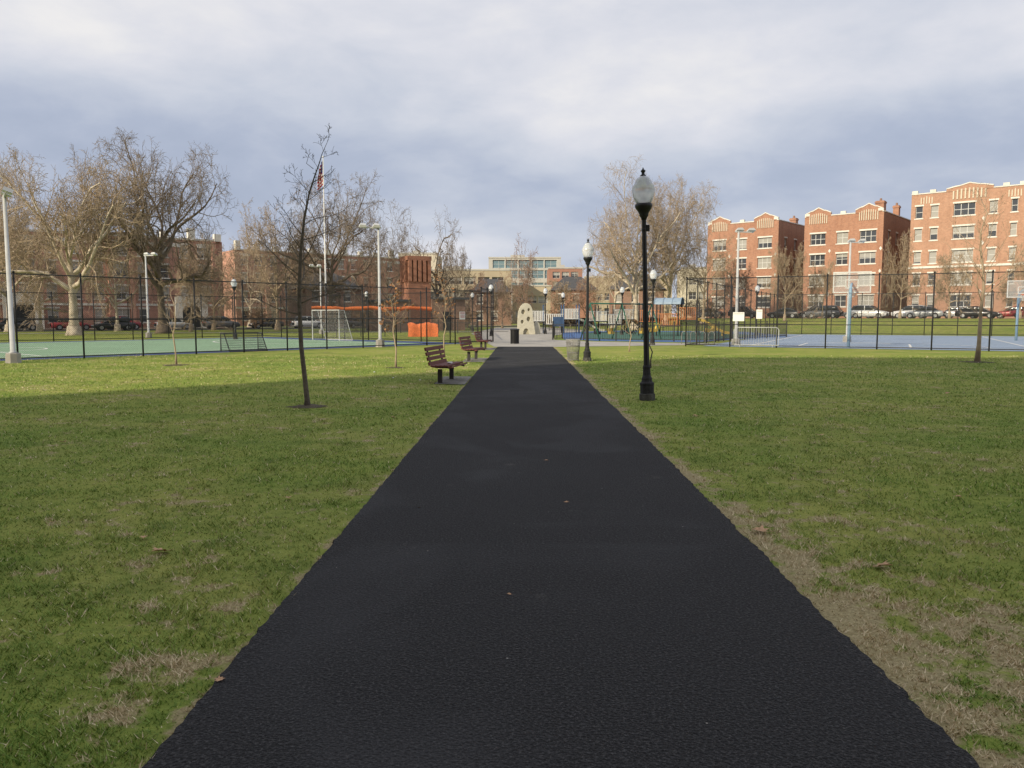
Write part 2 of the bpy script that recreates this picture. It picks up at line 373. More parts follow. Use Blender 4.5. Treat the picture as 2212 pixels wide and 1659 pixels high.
for x,y,l in [(2.33,28,'black park lamp with acorn globe beside wire bin'),(7.35,44,'black park lamp with acorn globe by playground corner'),(-2.6,64,'black park lamp with acorn globe on plaza'),
    (4.4,85,'black park lamp with acorn globe beyond playground'),(8.8,69,'black park lamp with acorn globe within playground'),(2.1,72,'black park lamp with acorn globe near play equipment'),
    (-16.3,81,'black park lamp with acorn globe near flagpole'),(-13,91,'black park lamp with acorn globe near brick tower'),(-20.3,54.5,'black park lamp with acorn globe behind court fence'),
    (-5.5,85,'black park lamp with acorn globe on plaza edge'),(19.8,66,'black park lamp with acorn globe beside basketball court'),(-45,88,'black park lamp with acorn globe beside street')]:
    dup(L1,(x,y,hz(x,y)),R.random(),l)

# ---------------------------------------------------------------- floodlight poles
m_galv=mat('galvanised_steel',(.45,.46,.46),.45,metal=.35,var=.2); m_grey=mat('painted_grey',(.50,.51,.51),.5,var=.15)
m_lens=mat('lamp_lens',(.7,.72,.72),.2)
def make_flood(loc,rz,label,H):
    r=root('floodlight_pole',loc,rz,label,'floodlight','court floodlight poles')
    q=MB(); q.lathe([(.26,0),(.24,.35),(.22,.38)],8); q.obj('footing',m_conc,r)
    q=MB(); q.lathe([(.13,.38),(.13,.42),(.085,.43),(.055,H)],10); q.obj('pole',m_grey,r,True)
    q=MB(); q.box(-.8,.15,-.03,.03,H-.06,H); q.obj('arm',m_grey,r)
    hm=MB(); hm.prism([(-.22,0),(.22,0),(.16,.12),(-.12,.15)],-.15,.15,0); hm.box(-.18,.18,-.12,.12,-.02,-.003,1); me=hm.mesh('lamp_head',[m_grey,m_lens])
    for x in (-.8,-.1): 
        o=place(me,'lamp_head',r,(x,-.05,H+.02),0); o.rotation_euler=(math.radians(22),0,0)
    return r
F1=make_flood((-7.6,41.2,0),.15,'tall grey floodlight pole with two heads by court fence',6.3)
f2=dup(F1,(-17.75,26.7,0),2.2,'tall grey floodlight pole on concrete base beside court'); f2.scale=(1,1,.91)
dup(F1,(-28.9,59.5,0),2.8,'grey floodlight pole behind the futsal court')
dup(F1,(11.9,43.4,0),3.4,'tall grey floodlight pole inside basketball court fence')
dup(F1,(20.6,49.5,0),3.3,'tall grey floodlight pole beside backboard')
dup(F1,(-19,73,0),.4,'grey floodlight pole beyond far fence')

# ---------------------------------------------------------------- benches
m_slat=mat('red_brown_wood',(.155,.05,.042),.65,var=.4,scale=8,bump=.15); m_leg=mat('bench_steel',(.045,.04,.04),.6)
def make_bench(loc,rz,label):   # faces +x, length along y
    r=root('park_bench',loc,rz,label,'bench','slatted red-brown park benches'); Lb=1.7
    q=MB()
    for x,z,a in [(.31,.405,-.25),(.205,.435,-.03),(.095,.435,.05),(-.015,.43,.1),(-.125,.425,.15)]:
        M=Matrix.Translation((x,0,z))@Matrix.Rotation(a,4,'Y'); q.box(-.044,.044,-Lb/2,Lb/2,-.02,.02,0,M)
    q.obj('seat',m_slat,r)
    q=MB()
    for i,(x,z) in enumerate([(-.205,.485),(-.24,.60),(-.27,.715),(-.295,.83)]):
        M=Matrix.Translation((x,0,z))@Matrix.Rotation(-.25,4,'Y'); q.box(-.02,.02,-Lb/2,Lb/2,-.043,.043,0,M)
    q.obj('backrest',m_slat,r)
    lg=MB(); lg.box(-.05,.05,-.035,.035,0,.35); lg.box(-.14,.14,-.05,.05,0,.02)
    lg.tube([(.34,0,.36),(.2,0,.39),(-.08,0,.39),(-.17,0,.41),(-.24,0,.5),(-.33,0,.86)],.022,6); lm=lg.mesh('leg',[m_leg])
    for y in (-.6,.6): place(lm,'leg',r,(0,y,0))
    return r
B=make_bench((-1.90,19.1,0),-.14,'red-brown slatted park bench on concrete pad')
dup(B,(-1.85,28.5,0),-.16,'red-brown slatted park bench beside asphalt path')
dup(B,(-1.95,38.4,0),-.12,'red-brown slatted park bench near court gate')
m_paper=mat('crumpled_paper',(.7,.7,.68),.8)
def blob(name,loc,s,label,cat,m,seed):
    q=MB(); q.lathe([(.3,-.5),(.8,-.35),(1,0),(.75,.35),(.3,.5)],9); rr=random.Random(seed)
    q.v=[(x*s*(.7+.6*rr.random()),y*s*(.7+.6*rr.random()),max(0,(z+.5)*s*.8*(.8+.4*rr.random()))) for x,y,z in q.v]
    o=q.obj(name,m,None,False,loc); tag(o,label,cat); return o
blob('paper_bag',(-1.78,18.9,.455),.06,'crumpled white paper bag resting on bench seat','litter',m_paper,3)
for i,(x,y) in enumerate([(-4.3,22.3),(-2.6,19.5),(-3.4,20.2)]):
    blob('paper_litter',(x,y,.0),.028,'scrap of white litter lying on grass','litter',m_paper,4+i)

# ---------------------------------------------------------------- bins
def make_bin(loc):
    r=root('litter_bin',loc,0,'black slatted steel litter bin on concrete plaza','litter bin')
    q=MB(); q.lathe([(.22,.05),(.24,.8)],20); q.obj('liner',m_blk2,r,True)
    q=MB()
    for i in range(26):
        t=i/26*6.283; M=Matrix.Rotation(t,4,'Z'); q.box(.235,.255,-.018,.018,.04,.84,0,M)
    q.lathe([(.27,.8),(.285,.82),(.285,.86),(.22,.9),(.13,.9)],20); q.lathe([(.25,.0),(.26,.02),(.25,.06)],20); q.obj('slats',m_blk,r)
make_bin((-.47,46,0))
def make_wire(loc):
    r=root('wire_basket',loc,0,'galvanised wire mesh litter basket with clear liner','litter bin')
    q=MB(); K=24
    for i in range(K):
        t=i/K*6.283; q.tube([(.2*math.cos(t),.2*math.sin(t),.05),(.26*math.cos(t+.12),.26*math.sin(t+.12),.78)],.006,4)
        q.tube([(.2*math.cos(t),.2*math.sin(t),.05),(.26*math.cos(t-.3),.26*math.sin(t-.3),.78)],.006,4)
    for z,rr in [(.05,.2),(.3,.22),(.55,.24),(.78,.262)]:
        q.tube([(rr*math.cos(i/24*6.283),rr*math.sin(i/24*6.283),z) for i in range(25)],.013,5)
    for t in (0,2.1,4.2): q.tube([(.2*math.cos(t),.2*math.sin(t),0),(.2*math.cos(t),.2*math.sin(t),.08)],.012,5)
    q.obj('basket',m_galvd,r)
    q=MB(); q.lathe([(.17,.08),(.22,.4),(.235,.5),(.24,.78),(.275,.80),(.27,.66)],16); q.obj('liner',m_lin,r,True)
m_galvd=mat('dull_galvanised_wire',(.24,.235,.22),.7,metal=.0,var=.2)
m_lin,nt,b=newmat('plastic_liner'); b.inputs['Alpha'].default_value=.22; b.inputs['Roughness'].default_value=.5
nt.link(nt.mix(nt.noise(nt.new('ShaderNodeTexCoord').outputs['Object'],9),(.35,.34,.32),(.62,.61,.58)),b.inputs['Base Color'])
make_wire((1.83,28.1,0)); 

# ---------------------------------------------------------------- trees
m_bd=mat('dark_bark',(.16,.125,.095),.95,var=.4,scale=6,bump=.5,bscale=20)
m_bs=mat('sycamore_bark',(.64,.56,.45),.9,scale=2.2,col2=(.32,.26,.19),bump=.2)
m_bt=mat('tan_bark',(.40,.31,.22),.9,var=.35,scale=4); m_br=mat('reddish_twig',(.34,.22,.16),.9,var=.3)
m_bdt=mat('brown_twig',(.23,.18,.135),.9,var=.35,scale=4)
m_by=mat('young_bark',(.135,.115,.092),.9,var=.45,scale=14,bump=.5,bscale=60)
def grow(mbs,p,d,L,r,lv,P,rng):
    ns=P['seg'][lv]; pts=[p.copy()]; rad=[r]; dirs=[d.copy()]; tip=.35 if lv<P['max'] else .5
    for i in range(ns):
        w=P['wob'][lv]; d=d+Vector((rng.gauss(0,w),rng.gauss(0,w),rng.gauss(0,w)+P['up'][lv])); d.normalize()
        p=p+d*(L/ns); pts.append(p.copy()); dirs.append(d.copy()); rad.append(max(P['min'],r*(1-(1-tip)*(i+1)/ns)))
    mbs[0 if lv<=1 else 1].tube(pts,rad,(8,6,4,3,3,3)[lv],0,False)
    if lv<P['max']:
        n=P['n'][lv]; az=rng.random()*6.28
        for c in range(n):
            t=P['t0'][lv]+(1-P['t0'][lv])*((c+rng.random())/n); t=min(t,.999); i=int(t*ns); f=t*ns-i
            q=pts[i].lerp(pts[i+1],f); dd=dirs[i+1]; az+=2.4+rng.gauss(0,.4)
            o=dd.orthogonal().normalized(); o=Matrix.Rotation(az,3,dd)@o
            an=P['ang'][lv]*(1-.3*t)*rng.uniform(.7,1.3); nd=(dd*math.cos(an)+o*math.sin(an)).normalized()
            if lv==0 and c>=n-2: nd=(nd+Vector((0,0,.5))).normalized()
            rr=(rad[i]*(1-f)+rad[i+1]*f)*P['rr'][lv]
            grow(mbs,q,nd,L*P['lr'][lv]*(1-P['sh'][lv]*t)*rng.uniform(.75,1.15),max(P['min'],rr),lv+1,P,rng)
BIG=dict(seg=[5,8,6,4,3],wob=[.05,.18,.24,.28,.3],up=[.04,.03,.01,-.01,-.03],n=[13,11,9,6],t0=[.42,.25,.18,.12],ang=[1.3,1.05,1.0,.95],lr=[1.45,.58,.55,.5],sh=[.16,.38,.35,.3],rr=[.62,.52,.5,.6],min=.014,max=4)
def tree(loc,H,W,seed,bark,twig,label,P=BIG,tr=.35,group='bare winter trees in and around park',name='bare_tree',path=None,rz=0):
    rng=random.Random(seed); mbs=[MB(),MB()]
    grow(mbs,Vector((0,0,-.05)),Vector((rng.gauss(0,.03),rng.gauss(0,.03),1)),H*.42,tr,0,P,rng)
    allv=np.array(mbs[0].v+mbs[1].v); sz=H/np.percentile(allv[:,2],99.5)
    rr=np.percentile(np.hypot(allv[:,0],allv[:,1]),94); sx=(W/2)/rr
    # crown tops ease into a rounded outline
    def zz(z): 
        z*=sz; return z if z<H*.93 else H*.93+(z-H*.93)*.6
    for m_ in mbs: m_.v=[(x*sx if z*sz>1.5 else x*(1+(sx-1)*max(0,z*sz)/1.5),y*sx if z*sz>1.5 else y*(1+(sx-1)*max(0,z*sz)/1.5),zz(z)) for x,y,z in m_.v]
    fl=MB(); fl.lathe([(tr*1.5,-.1),(tr*1.15,.25),(tr*.98,.8)],8); mbs[0].add(fl.v,fl.f)
    r=root(name,loc,rz,label,'tree',group)
    mbs[0].obj('trunk',bark,r,True); mbs[1].obj('crown',twig,r,True); return r
def T(px,D,top,wpx,seed,kind,label,tr=.35,P=BIG):
    X=(px-1129)/1671*D; zg=hz(X,D); H=1.6+(685-top)/1671*D*.975-zg; W=wpx/1671*D
    b,t={'s':(m_bs,m_bt),'d':(m_bd,m_bdt),'t':(m_bt,m_bt),'r':(m_bd,m_br)}[kind]
    return tree((X,D,zg),H,W,seed,b,t,label,P,tr)
FAR=dict(BIG); FAR.update(n=[11,9,7,5],seg=[5,7,5,3,2],min=.018)
T(155,67,308,310,11,'s','tall mottled sycamore with bare pale limbs',.55)
T(350,75,286,320,12,'d','large dark spreading bare oak tree',.6)
T(15,82,326,220,13,'s','bare pale sycamore beside brick apartments',.48)
T(-60,70,320,230,14,'s','bare pale sycamore at lawn edge',.45,FAR)
T(715,86,376,240,15,'d','bare dark tree with upright forked limbs',.48)
T(600,92,430,170,16,'t','bare tan tree beyond futsal court',.35,FAR)
T(840,110,425,125,17,'d','slender bare tree behind brick tower',.25,FAR)
GN=dict(BIG); GN.update(wob=[.12,.3,.35,.3,.3],up=[0,.0,-.02,-.05,-.05],n=[8,8,6,4])
T(945,95,456,150,18,'d','gnarled bare tree with drooping thick limbs',.5,GN)
T(990,105,505,90,19,'d','small bare tree near brick tower',.25,FAR)
T(540,110,465,140,20,'s','pale bare sycamore between apartment blocks',.4,FAR)
T(460,92,490,140,41,'t','bare street tree beside apartments',.25,FAR)
T(250,86,455,160,42,'s','bare street tree before brick apartments',.3,FAR)
T(80,84,450,160,43,'s','bare street tree before brick apartments',.3,FAR)
T(410,84,515,120,49,'t','bare street tree before brick apartments',.2,FAR)
T(660,120,520,110,44,'t','bare tan tree beyond the court',.25,FAR)
T(790,125,545,90,45,'r','bare reddish street tree',.22,FAR)
T(1372,95,345,225,50,'s','tall pale sycamore with dense bare crown',.65)
T(1435,101,382,200,22,'s','bare tan tree behind playground',.45)
T(1515,98,415,130,23,'t','bare tan tree beside brick apartments',.35,FAR)
T(1325,108,425,130,24,'s','bare pale sycamore behind playground',.4,FAR)
T(1125,120,508,110,25,'r','rounded reddish bare tree on far plaza',.25,FAR)
T(1265,118,590,70,26,'r','small bare reddish tree',.18,FAR)
T(1085,110,600,60,27,'t','small bare tree by plaza',.15,FAR)
T(1210,112,600,70,47,'t','small bare tree behind play equipment',.15,FAR)
T(1030,124,585,70,48,'r','small bare tree before tan building',.15,FAR)
T(1690,94,520,85,28,'t','small bare street tree before brick apartments',.16,FAR)
T(1770,97,560,60,29,'t','small bare street tree before brick apartments',.12,FAR)
T(1935,92,495,80,30,'t','small bare street tree between brick apartments',.16,FAR)
T(2040,90,540,80,31,'t','small bare street tree before brick apartments',.14,FAR)
T(2190,86,520,90,32,'t','small bare street tree before brick apartments',.15,FAR)
T(1590,110,560,90,33,'r','bare reddish shrub-like tree by apartments',.15,FAR)

# young trees near the camera
YG=dict(seg=[10,5,4,3],wob=[.035,.10,.16,.2],up=[.03,.05,.03,.0],n=[20,6,4],t0=[.34,.2,.2],ang=[1.0,.85,.8],lr=[.30,.45,.5],sh=[.5,.4,.3],rr=[.42,.55,.6],min=.0035,max=3)
def grow_path(pts,rad,P,rng):
    mbs=[MB(),MB()]; pts=[Vector(p) for p in pts]; mbs[0].tube(pts,rad,10,0,True); az=0; n=P['n'][0]
    Ltot=pts[-1].z
    for c in range(n):
        t=P['t0'][0]+(1-P['t0'][0])*(c+rng.random()*.8)/n; z=t*Ltot
        for i in range(len(pts)-1):
            if pts[i].z<=z<=pts[i+1].z: break
        f=(z-pts[i].z)/(pts[i+1].z-pts[i].z); q=pts[i].lerp(pts[i+1],f); dd=(pts[i+1]-pts[i]).normalized(); az+=2.4+rng.gauss(0,.3)
        o=Matrix.Rotation(az,3,dd)@dd.orthogonal().normalized(); an=P['ang'][0]*(1-.3*t)*rng.uniform(.8,1.2)
        nd=(dd*math.cos(an)+o*math.sin(an)).normalized(); r0=(rad[i]*(1-f)+rad[i+1]*f)
        Lb=P['len']*(1-.75*max(0,(t-.45)/.55))*rng.uniform(.65,1.15)
        grow(mbs,q,nd,Lb,max(P['min'],r0*.36),1,P,rng)
    return mbs
YN=dict(YG); YN.update(len=1.3,up=[0,.05,.03,.01],n=[22,6,3],min=.0028,t0=[.34,.2,.2],ang=[1.35,.95,.85],wob=[.03,.14,.2,.25])
mbs=grow_path([(0,0,-.05),(0,0,.12),(-.03,0,.47),(-.09,.02,1.08),(-.11,.03,1.83),(-.09,.03,2.35),(-.05,.02,2.82),(.02,0,3.3),(.12,0,3.76),(.22,0,4.04),(.31,0,4.27),(.35,.02,4.42),(.47,.03,4.68)],
    [.068,.048,.042,.039,.036,.032,.027,.021,.015,.012,.009,.006,.003],YN,random.Random(9))
for s_z,x1 in ((4.04,.5),(4.27,.1),(3.85,.55)): mbs[1].tube([(.2,0,s_z-.1),(x1*.7,.05,s_z),(x1,.1,s_z+.16)],[.007,.005,.003],4)
r=root('young_tree',(-3.85,13.7,0),0,'slender bare young tree with crooked leader on lawn','tree','young bare lawn trees')
mbs[0].obj('trunk',m_by,r,True); mbs[1].obj('crown',m_by,r,True)
def young(x,y,H,W,seed,label,bark=m_bt,tr=.03,leaf=False,n=14):
    P=dict(YG); P.update(len=W*.55,n=[n,5,3],up=[0,.1,.05,.02])
    rng=random.Random(seed); pts=[(rng.gauss(0,.015)*i,rng.gauss(0,.015)*i,H*i/9-.03) for i in range(10)]
    mbs=grow_path(pts,[tr*(1-.85*i/9)*(1.4 if i==0 else 1) for i in range(10)],P,rng)
    r=root('young_tree',(x,y,0),0,label,'tree','young bare lawn trees'); mbs[0].obj('trunk',bark,r,True); mbs[1].obj('crown',bark,r,True)
    if leaf:
        q=MB(); pv=mbs[1].v
        for _ in range(130):
            c=Vector(pv[rng.randrange(len(pv))]); a=Vector((rng.gauss(0,1),rng.gauss(0,1),rng.gauss(0,1))).normalized()*.05; b_=a.orthogonal().normalized()*.03
            c.z-=.03; q.add([c-a,c+b_,c+a,c-b_],[(0,1,2,3)])
        q.obj('leaves',m_leafd,r)
m_leafd=mat('dead_leaf',(.36,.17,.07),.85,var=.4,scale=6)
young(-11.5,25.5,3.1,2.0,1,'thin staked sapling with bare upswept twigs on lawn',n=16)
young(-4.0,24.3,2.7,1.5,2,'thin sapling holding a few brown leaves',leaf=True)
young(-3.35,33,3.7,1.8,3,'young tree holding dead orange-brown leaves',leaf=True,n=18)
young(4.9,35.6,2.3,1.1,4,'very thin sapling on lawn near playground')
young(4.02,24.3,2.4,.5,6,'thin bare sapling behind the lamp',bark=m_by,tr=.025,n=8)
young(16.1,27.6,5.9,3.6,5,'young bare tree before the basketball fence',tr=.075,n=26)
# soil circles
m_soil=mat('bare_soil',(.09,.07,.045),.95,var=.4,scale=12,bump=.6)
for x,y,rr_ in [(-3.85,13.7,.34),(-11.5,25.5,.4),(16.1,27.6,.55),(-4,24.3,.3)]:
    q=MB(); rg=random.Random(int(x*10)); K=22
    ring=[(rr_*(.75+.45*rg.random())*math.cos(i/K*6.283),rr_*(.75+.45*rg.random())*math.sin(i/K*6.283),.006) for i in range(K)]
    q.add(ring+[(0,0,.035)],[(i,(i+1)%K,K) for i in range(K)]); o=struct(q.obj('soil',m_soil,None,True,(x,y,0)))

# fallen leaves
def leaf_mesh():
    K=[(0,-.5),(.12,-.28),(.42,-.38),(.3,-.12),(.55,.12),(.26,.12),(.2,.36),(.07,.25),(0,.55),(-.07,.25),(-.22,.34),(-.24,.1),(-.52,.14),(-.3,-.12),(-.4,-.36),(-.12,-.28)]
    q=MB(); q.v=[(x,y,.12*abs(x)*2+.05*math.sin(y*6)) for x,y in K]+[(0,0,0)]; n=len(K)
    q.f=[(i,(i+1)%n,n) for i in range(n)]; q.m=[0]*n; q.tube([(0,-.45,0),(.02,-.8,.03)],.012,4); return q.mesh('fallen_leaf',[m_leafb])
m_leafb=mat('brown_leaf',(.50,.31,.18),.8,var=.35,scale=4); lm=leaf_mesh()
def G(px,py):  # ground reading from photo measurements, used once for litter spots
    v=(py-829.5)/1671; an=math.radians(4.96)+math.atan(v); D=1.6/math.tan(an); dep=D*math.cos(math.radians(4.96))+1.6*math.sin(math.radians(4.96))
    return ((px-1106)/1671*dep-.0138*D,D)
for px,py,s in [(342,1200,.14),(1638,1150,.14),(1900,1226,.13),(620,1082,.10),(1767,942,.12),(472,1487,.05),(1222,1092,.05),(850,905,.1),(1500,900,.1),(2062,1075,.07),(306,1170,.06),(760,862,.1),(130,960,.09),(1330,845,.09),(1925,880,.12),(2040,850,.12),(1100,1295,.03),(905,1105,.03),(1180,1000,.05)]:
    x,y=G(px,py); onp=-1.33<x<1.61
    o=place(lm,'fallen_leaf',None,(x,y,.032 if onp else .024),R.random()*6.28); o.scale=(s,s,s); o.rotation_euler[0]=R.uniform(-.2,.3)
    tag(o,'curled brown fallen leaf on '+('asphalt path' if onp else 'grass'),'leaf','fallen brown leaves')

# ---------------------------------------------------------------- buildings
def brickmat(name,c1,c2,mort=(.36,.30,.25)):
    m,nt,b=newmat(name); tcx=nt.new('ShaderNodeTexCoord'); s=nt.new('ShaderNodeSeparateXYZ'); nt.link(tcx.outputs['Object'],s.inputs[0])
    cb=nt.new('ShaderNodeCombineXYZ'); nt.link(nt.math('ADD',s.outputs[0],s.outputs[1]),cb.inputs[0]); nt.link(s.outputs[2],cb.inputs[1])
    br=nt.new('ShaderNodeTexBrick'); nt.link(cb.outputs[0],br.inputs['Vector']); br.inputs['Color1'].default_value=(*c1,1); br.inputs['Color2'].default_value=(*c2,1); br.inputs['Mortar'].default_value=(*mort,1)
    br.inputs['Scale'].default_value=1; br.inputs['Brick Width'].default_value=.22; br.inputs['Row Height'].default_value=.075; br.inputs['Mortar Size'].default_value=.006
    n=nt.noise(tcx.outputs['Object'],.5,6,.7); n2=nt.noise(tcx.outputs['Object'],3.5,4,.7)
    mp=nt.new('ShaderNodeMapping'); mp.inputs['Scale'].default_value=(1.3,1.3,.12); nt.link(tcx.outputs['Object'],mp.inputs[0]); n3=nt.noise(mp.outputs[0],1.2,5,.65)
    c=nt.mix(nt.mr(n,.35,.7,0,.4),br.outputs[0],tuple(x*.6 for x in c2)); c=nt.mix(nt.mr(n2,.4,.7,0,.35),c,tuple(min(1,x*1.4) for x in c1))
    c=nt.mix(nt.mr(n3,.5,.75,0,.45),c,tuple(x*.6 for x in c2))
    nt.link(c,b.inputs['Base Color']); b.inputs['Roughness'].default_value=.9; b.inputs['Specular IOR Level'].default_value=.2
    return m
m_bo=brickmat('orange_brick',(.43,.22,.14),(.33,.155,.10)); m_bo2=brickmat('light_orange_brick',(.48,.275,.185),(.39,.21,.14))
m_bdk=brickmat('dull_red_brick',(.50,.265,.20),(.40,.195,.145)); m_brd=brickmat('red_brick',(.38,.165,.10),(.30,.12,.075))
m_bbr=brickmat('brown_brick',(.30,.18,.13),(.23,.13,.095))
m_stone=mat('limestone',(.70,.67,.61),.85,var=.2,scale=1); m_stucco=mat('cream_stucco',(.60,.54,.43),.9,var=.15)
m_frame=mat('white_window_frame',(.62,.62,.60),.5,var=.05); m_roof=mat('flat_roof',(.08,.08,.085),.9)
m_tan=mat('tan_panel',(.44,.37,.27),.85,var=.15,scale=.3); m_white=mat('white_panel',(.48,.46,.42),.7,var=.15,scale=.3); m_redp=mat('red_panel',(.36,.19,.14),.8,var=.15,scale=.3)
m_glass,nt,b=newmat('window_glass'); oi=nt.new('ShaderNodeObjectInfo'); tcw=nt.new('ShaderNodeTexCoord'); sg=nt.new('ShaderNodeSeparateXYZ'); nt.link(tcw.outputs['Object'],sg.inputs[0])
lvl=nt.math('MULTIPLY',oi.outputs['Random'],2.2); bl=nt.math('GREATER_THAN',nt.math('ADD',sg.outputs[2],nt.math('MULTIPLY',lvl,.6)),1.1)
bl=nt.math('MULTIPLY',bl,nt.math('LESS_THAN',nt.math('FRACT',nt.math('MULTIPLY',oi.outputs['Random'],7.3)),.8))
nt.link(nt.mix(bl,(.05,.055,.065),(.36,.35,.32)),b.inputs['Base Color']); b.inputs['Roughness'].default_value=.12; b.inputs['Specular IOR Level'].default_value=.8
m_teal=mat('teal_glass',(.18,.27,.31),.3,var=.3,scale=.2,spec=.5)
WC={}
def winmesh(w,h,k,glass=None,sill=True):
    key=(round(w,2),round(h,2),k,glass.name if glass else '',sill)
    if key in WC: return WC[key]
    q=MB(); t=.065
    q.box(-w/2,w/2,0,.06,0,t); q.box(-w/2,w/2,0,.06,h-t,h)
    for i in range(k+1):
        x=-w/2+w*i/k; x0=max(-w/2,x-t/2*(1 if 0<i<k else 2)); x1=min(w/2,x+t/2*(1 if 0<i<k else 2)); q.box(x0,x1,-.003,.063,t,h-t)
    q.box(-w/2+t,w/2-t,.01,.05,h*.5-.03,h*.5+.03)
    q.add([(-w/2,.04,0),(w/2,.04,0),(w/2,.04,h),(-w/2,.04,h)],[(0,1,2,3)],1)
    if sill:
        q.box(-w/2-.12,w/2+.12,-.26,-.01,-.14,-.003,2); q.box(-w/2-.12,w/2+.12,-.215,-.02,h+.003,h+.22,2)
    WC[key]=q.mesh('window',[m_frame,glass or m_glass,m_stone]); return WC[key]
def building(name,loc,rz,W,Dp,H,label,brick,front,side=[],sideL=[],parts=None,glass=None,sill=True,group=None,base=0,fins=[]):
    """front: list (xc,z,w,h,k); local front plane y=0 facing -y"""
    r=root(name,(loc[0],loc[1],base),rz,label,'building',group); q=MB(); dep=.2
    for (O,ex,nrm,Wd,rects,ang) in [(Vector((0,0,0)),Vector((1,0,0)),Vector((0,-1,0)),W,front,0),(Vector((W,0,0)),Vector((0,1,0)),Vector((1,0,0)),Dp,side,math.pi/2),(Vector((0,Dp,0)),Vector((0,-1,0)),Vector((-1,0,0)),Dp,sideL,-math.pi/2)]:
        rc=[(xc-w/2,xc+w/2,z,z+h) for xc,z,w,h,k in rects]
        X=sorted({0,Wd,*[a for r_ in rc for a in r_[:2]]}); Z=sorted({-1,H,*[a for r_ in rc for a in r_[2:]]})
        def pt(x,z,dd=0): return O+ex*x-nrm*dd+Vector((0,0,z))
        for i in range(len(X)-1):
            for j in range(len(Z)-1):
                cx=(X[i]+X[i+1])/2; cz=(Z[j]+Z[j+1])/2
                if any(a<cx<b_ and c_<cz<e for a,b_,c_,e in rc): continue
                q.add([pt(X[i],Z[j]),pt(X[i+1],Z[j]),pt(X[i+1],Z[j+1]),pt(X[i],Z[j+1])],[(0,1,2,3)])
        for a,b_,c_,e in rc:
            q.add([pt(a,c_),pt(b_,c_),pt(b_,e),pt(a,e),pt(a,c_,dep+.05),pt(b_,c_,dep+.05),pt(b_,e,dep+.05),pt(a,e,dep+.05)],[(0,1,5,4),(1,2,6,5),(2,3,7,6),(3,0,4,7)])
        for (xc,z,w,h,k) in rects:
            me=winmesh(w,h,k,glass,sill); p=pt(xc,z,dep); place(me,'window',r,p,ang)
    q.add([(0,Dp,-1),(W,Dp,-1),(W,Dp,H),(0,Dp,H)],[(0,1,2,3)]); q.add([(0,0,H-.6),(W,0,H-.6),(W,Dp,H-.6),(0,Dp,H-.6)],[(0,1,2,3)],1)
    q.add([(.25,.25,H),(W-.25,.25,H),(W-.25,.25,H-.6),(.25,.25,H-.6),(0,0,H),(W,0,H)],[(0,1,2,3),(4,5,1,0)])
    for f0,f1 in fins: q.box(f0,f1,-.45,-.001,-1,H-.02)
    q.obj('wall',[brick,m_roof],r)
    if parts: parts(r,W,Dp,H)
    return r
def gable(q,xc,w,H,hh,mi=(0,1,2)):
    pts=[(-w/2,0),(-w/2,.35*hh),(-w*.3,.62*hh),(-w*.22,.66*hh),(0,hh),(w*.22,.66*hh),(w*.3,.62*hh),(w/2,.35*hh),(w/2,0)]
    q.prism([(xc+x,H+z) for x,z in pts],-.06,.30,mi[0])
    for (a,b_),(c_,e) in zip(pts[1:-2],pts[2:-1]):
        q.prism([(xc+a,H+b_),(xc+c_,H+e),(xc+c_,H+e+.14),(xc+a,H+b_+.14)],-.12,.34,mi[1])
    n=9; ww=w*.68
    for i in range(n):
        t=(i-(n-1)/2)/((n-1)/2); top=H-.2+(hh*.55)*math.sqrt(max(0,1-t*t*.8)); x=xc+t*ww/2
        q.box(x-ww/n*.22,x+ww/n*.22,-.10,-.063,H-1.05,top,mi[2])
def aptparts(gables,steps,cornice=None,chim=None,frieze=[]):
    def f(r,W,Dp,H):
        for g_ in gables:
            q=MB(); gable(q,g_[0],g_[1],H,g_[2]); q.obj('gable',[PB[0],m_stone,m_stucco],r)
        gx=sorted((xc-w/2,xc+w/2) for xc,w,hh in gables); x=0
        for a,b_ in gx+[(W,W)]:
            if a-x>.1:
                q=MB(); q.box(x,a-.003,-.08,.3,H+.002,H+.14); q.obj('coping',m_stone,r)
            x=b_+.003
        for x0,x1 in ((W-.3,W+.08),(-.08,.22)):
            q=MB(); q.box(x0,x1,.303,Dp,H+.002,H+.12); q.obj('coping',m_stone,r)
        for s_ in steps:
            q=MB(); q.box(s_-.35,s_+.35,-.1,.32,H+.143,H+.5); q.obj('parapet_pier',m_stone,r)
        for fx in frieze:
            q=MB()
            for k in range(5): q.box(fx-.75+k*.33,fx-.62+k*.33,-.05,-.003,H-1.3,H-.45+(.15 if k==2 else 0))
            q.obj('frieze_panel',m_stucco,r)
        if cornice:
            q=MB()
            for z in cornice: q.box(-.05,W+.05,-.14,-.003,z,z+.28)
            q.obj('cornice',m_stone,r)
        for xc,w,hh in gables:
            for z in np.arange(3,H-3,3.15):
                q=MB(); q.prism([(xc+1.75,z+.2),(xc+1.93,z+.5),(xc+1.75,z+.8),(xc+1.57,z+.5)],-.05,-.003); q.obj('ornament',m_stone,r)
        if chim:
            for cx,cy,cw,ch in chim:
                q=MB(); q.box(cx-cw,cx+cw,cy-cw,cy+cw,H-.58,H+ch); q.box(cx-cw-.08,cx+cw+.08,cy-cw-.08,cy+cw+.08,H+ch-.35,H+ch-.12); q.lathe([(.18,0),(.15,.4)],8,1,(cx,cy,H+ch)); q.obj('chimney',[PB[0],m_bbr],r)
    return f
PB=[m_bo]
rzR=math.atan2(-.64,.77)
rowz=[1.7,4.7,7.75,10.8]
def apt_front(cols,rows): return [(x,z,w,1.6,k) for z in rows for x,w,k in cols]
sidew=[(x,z,1.1,1.6,1) for z in rowz for x in (3,7,11,15)]
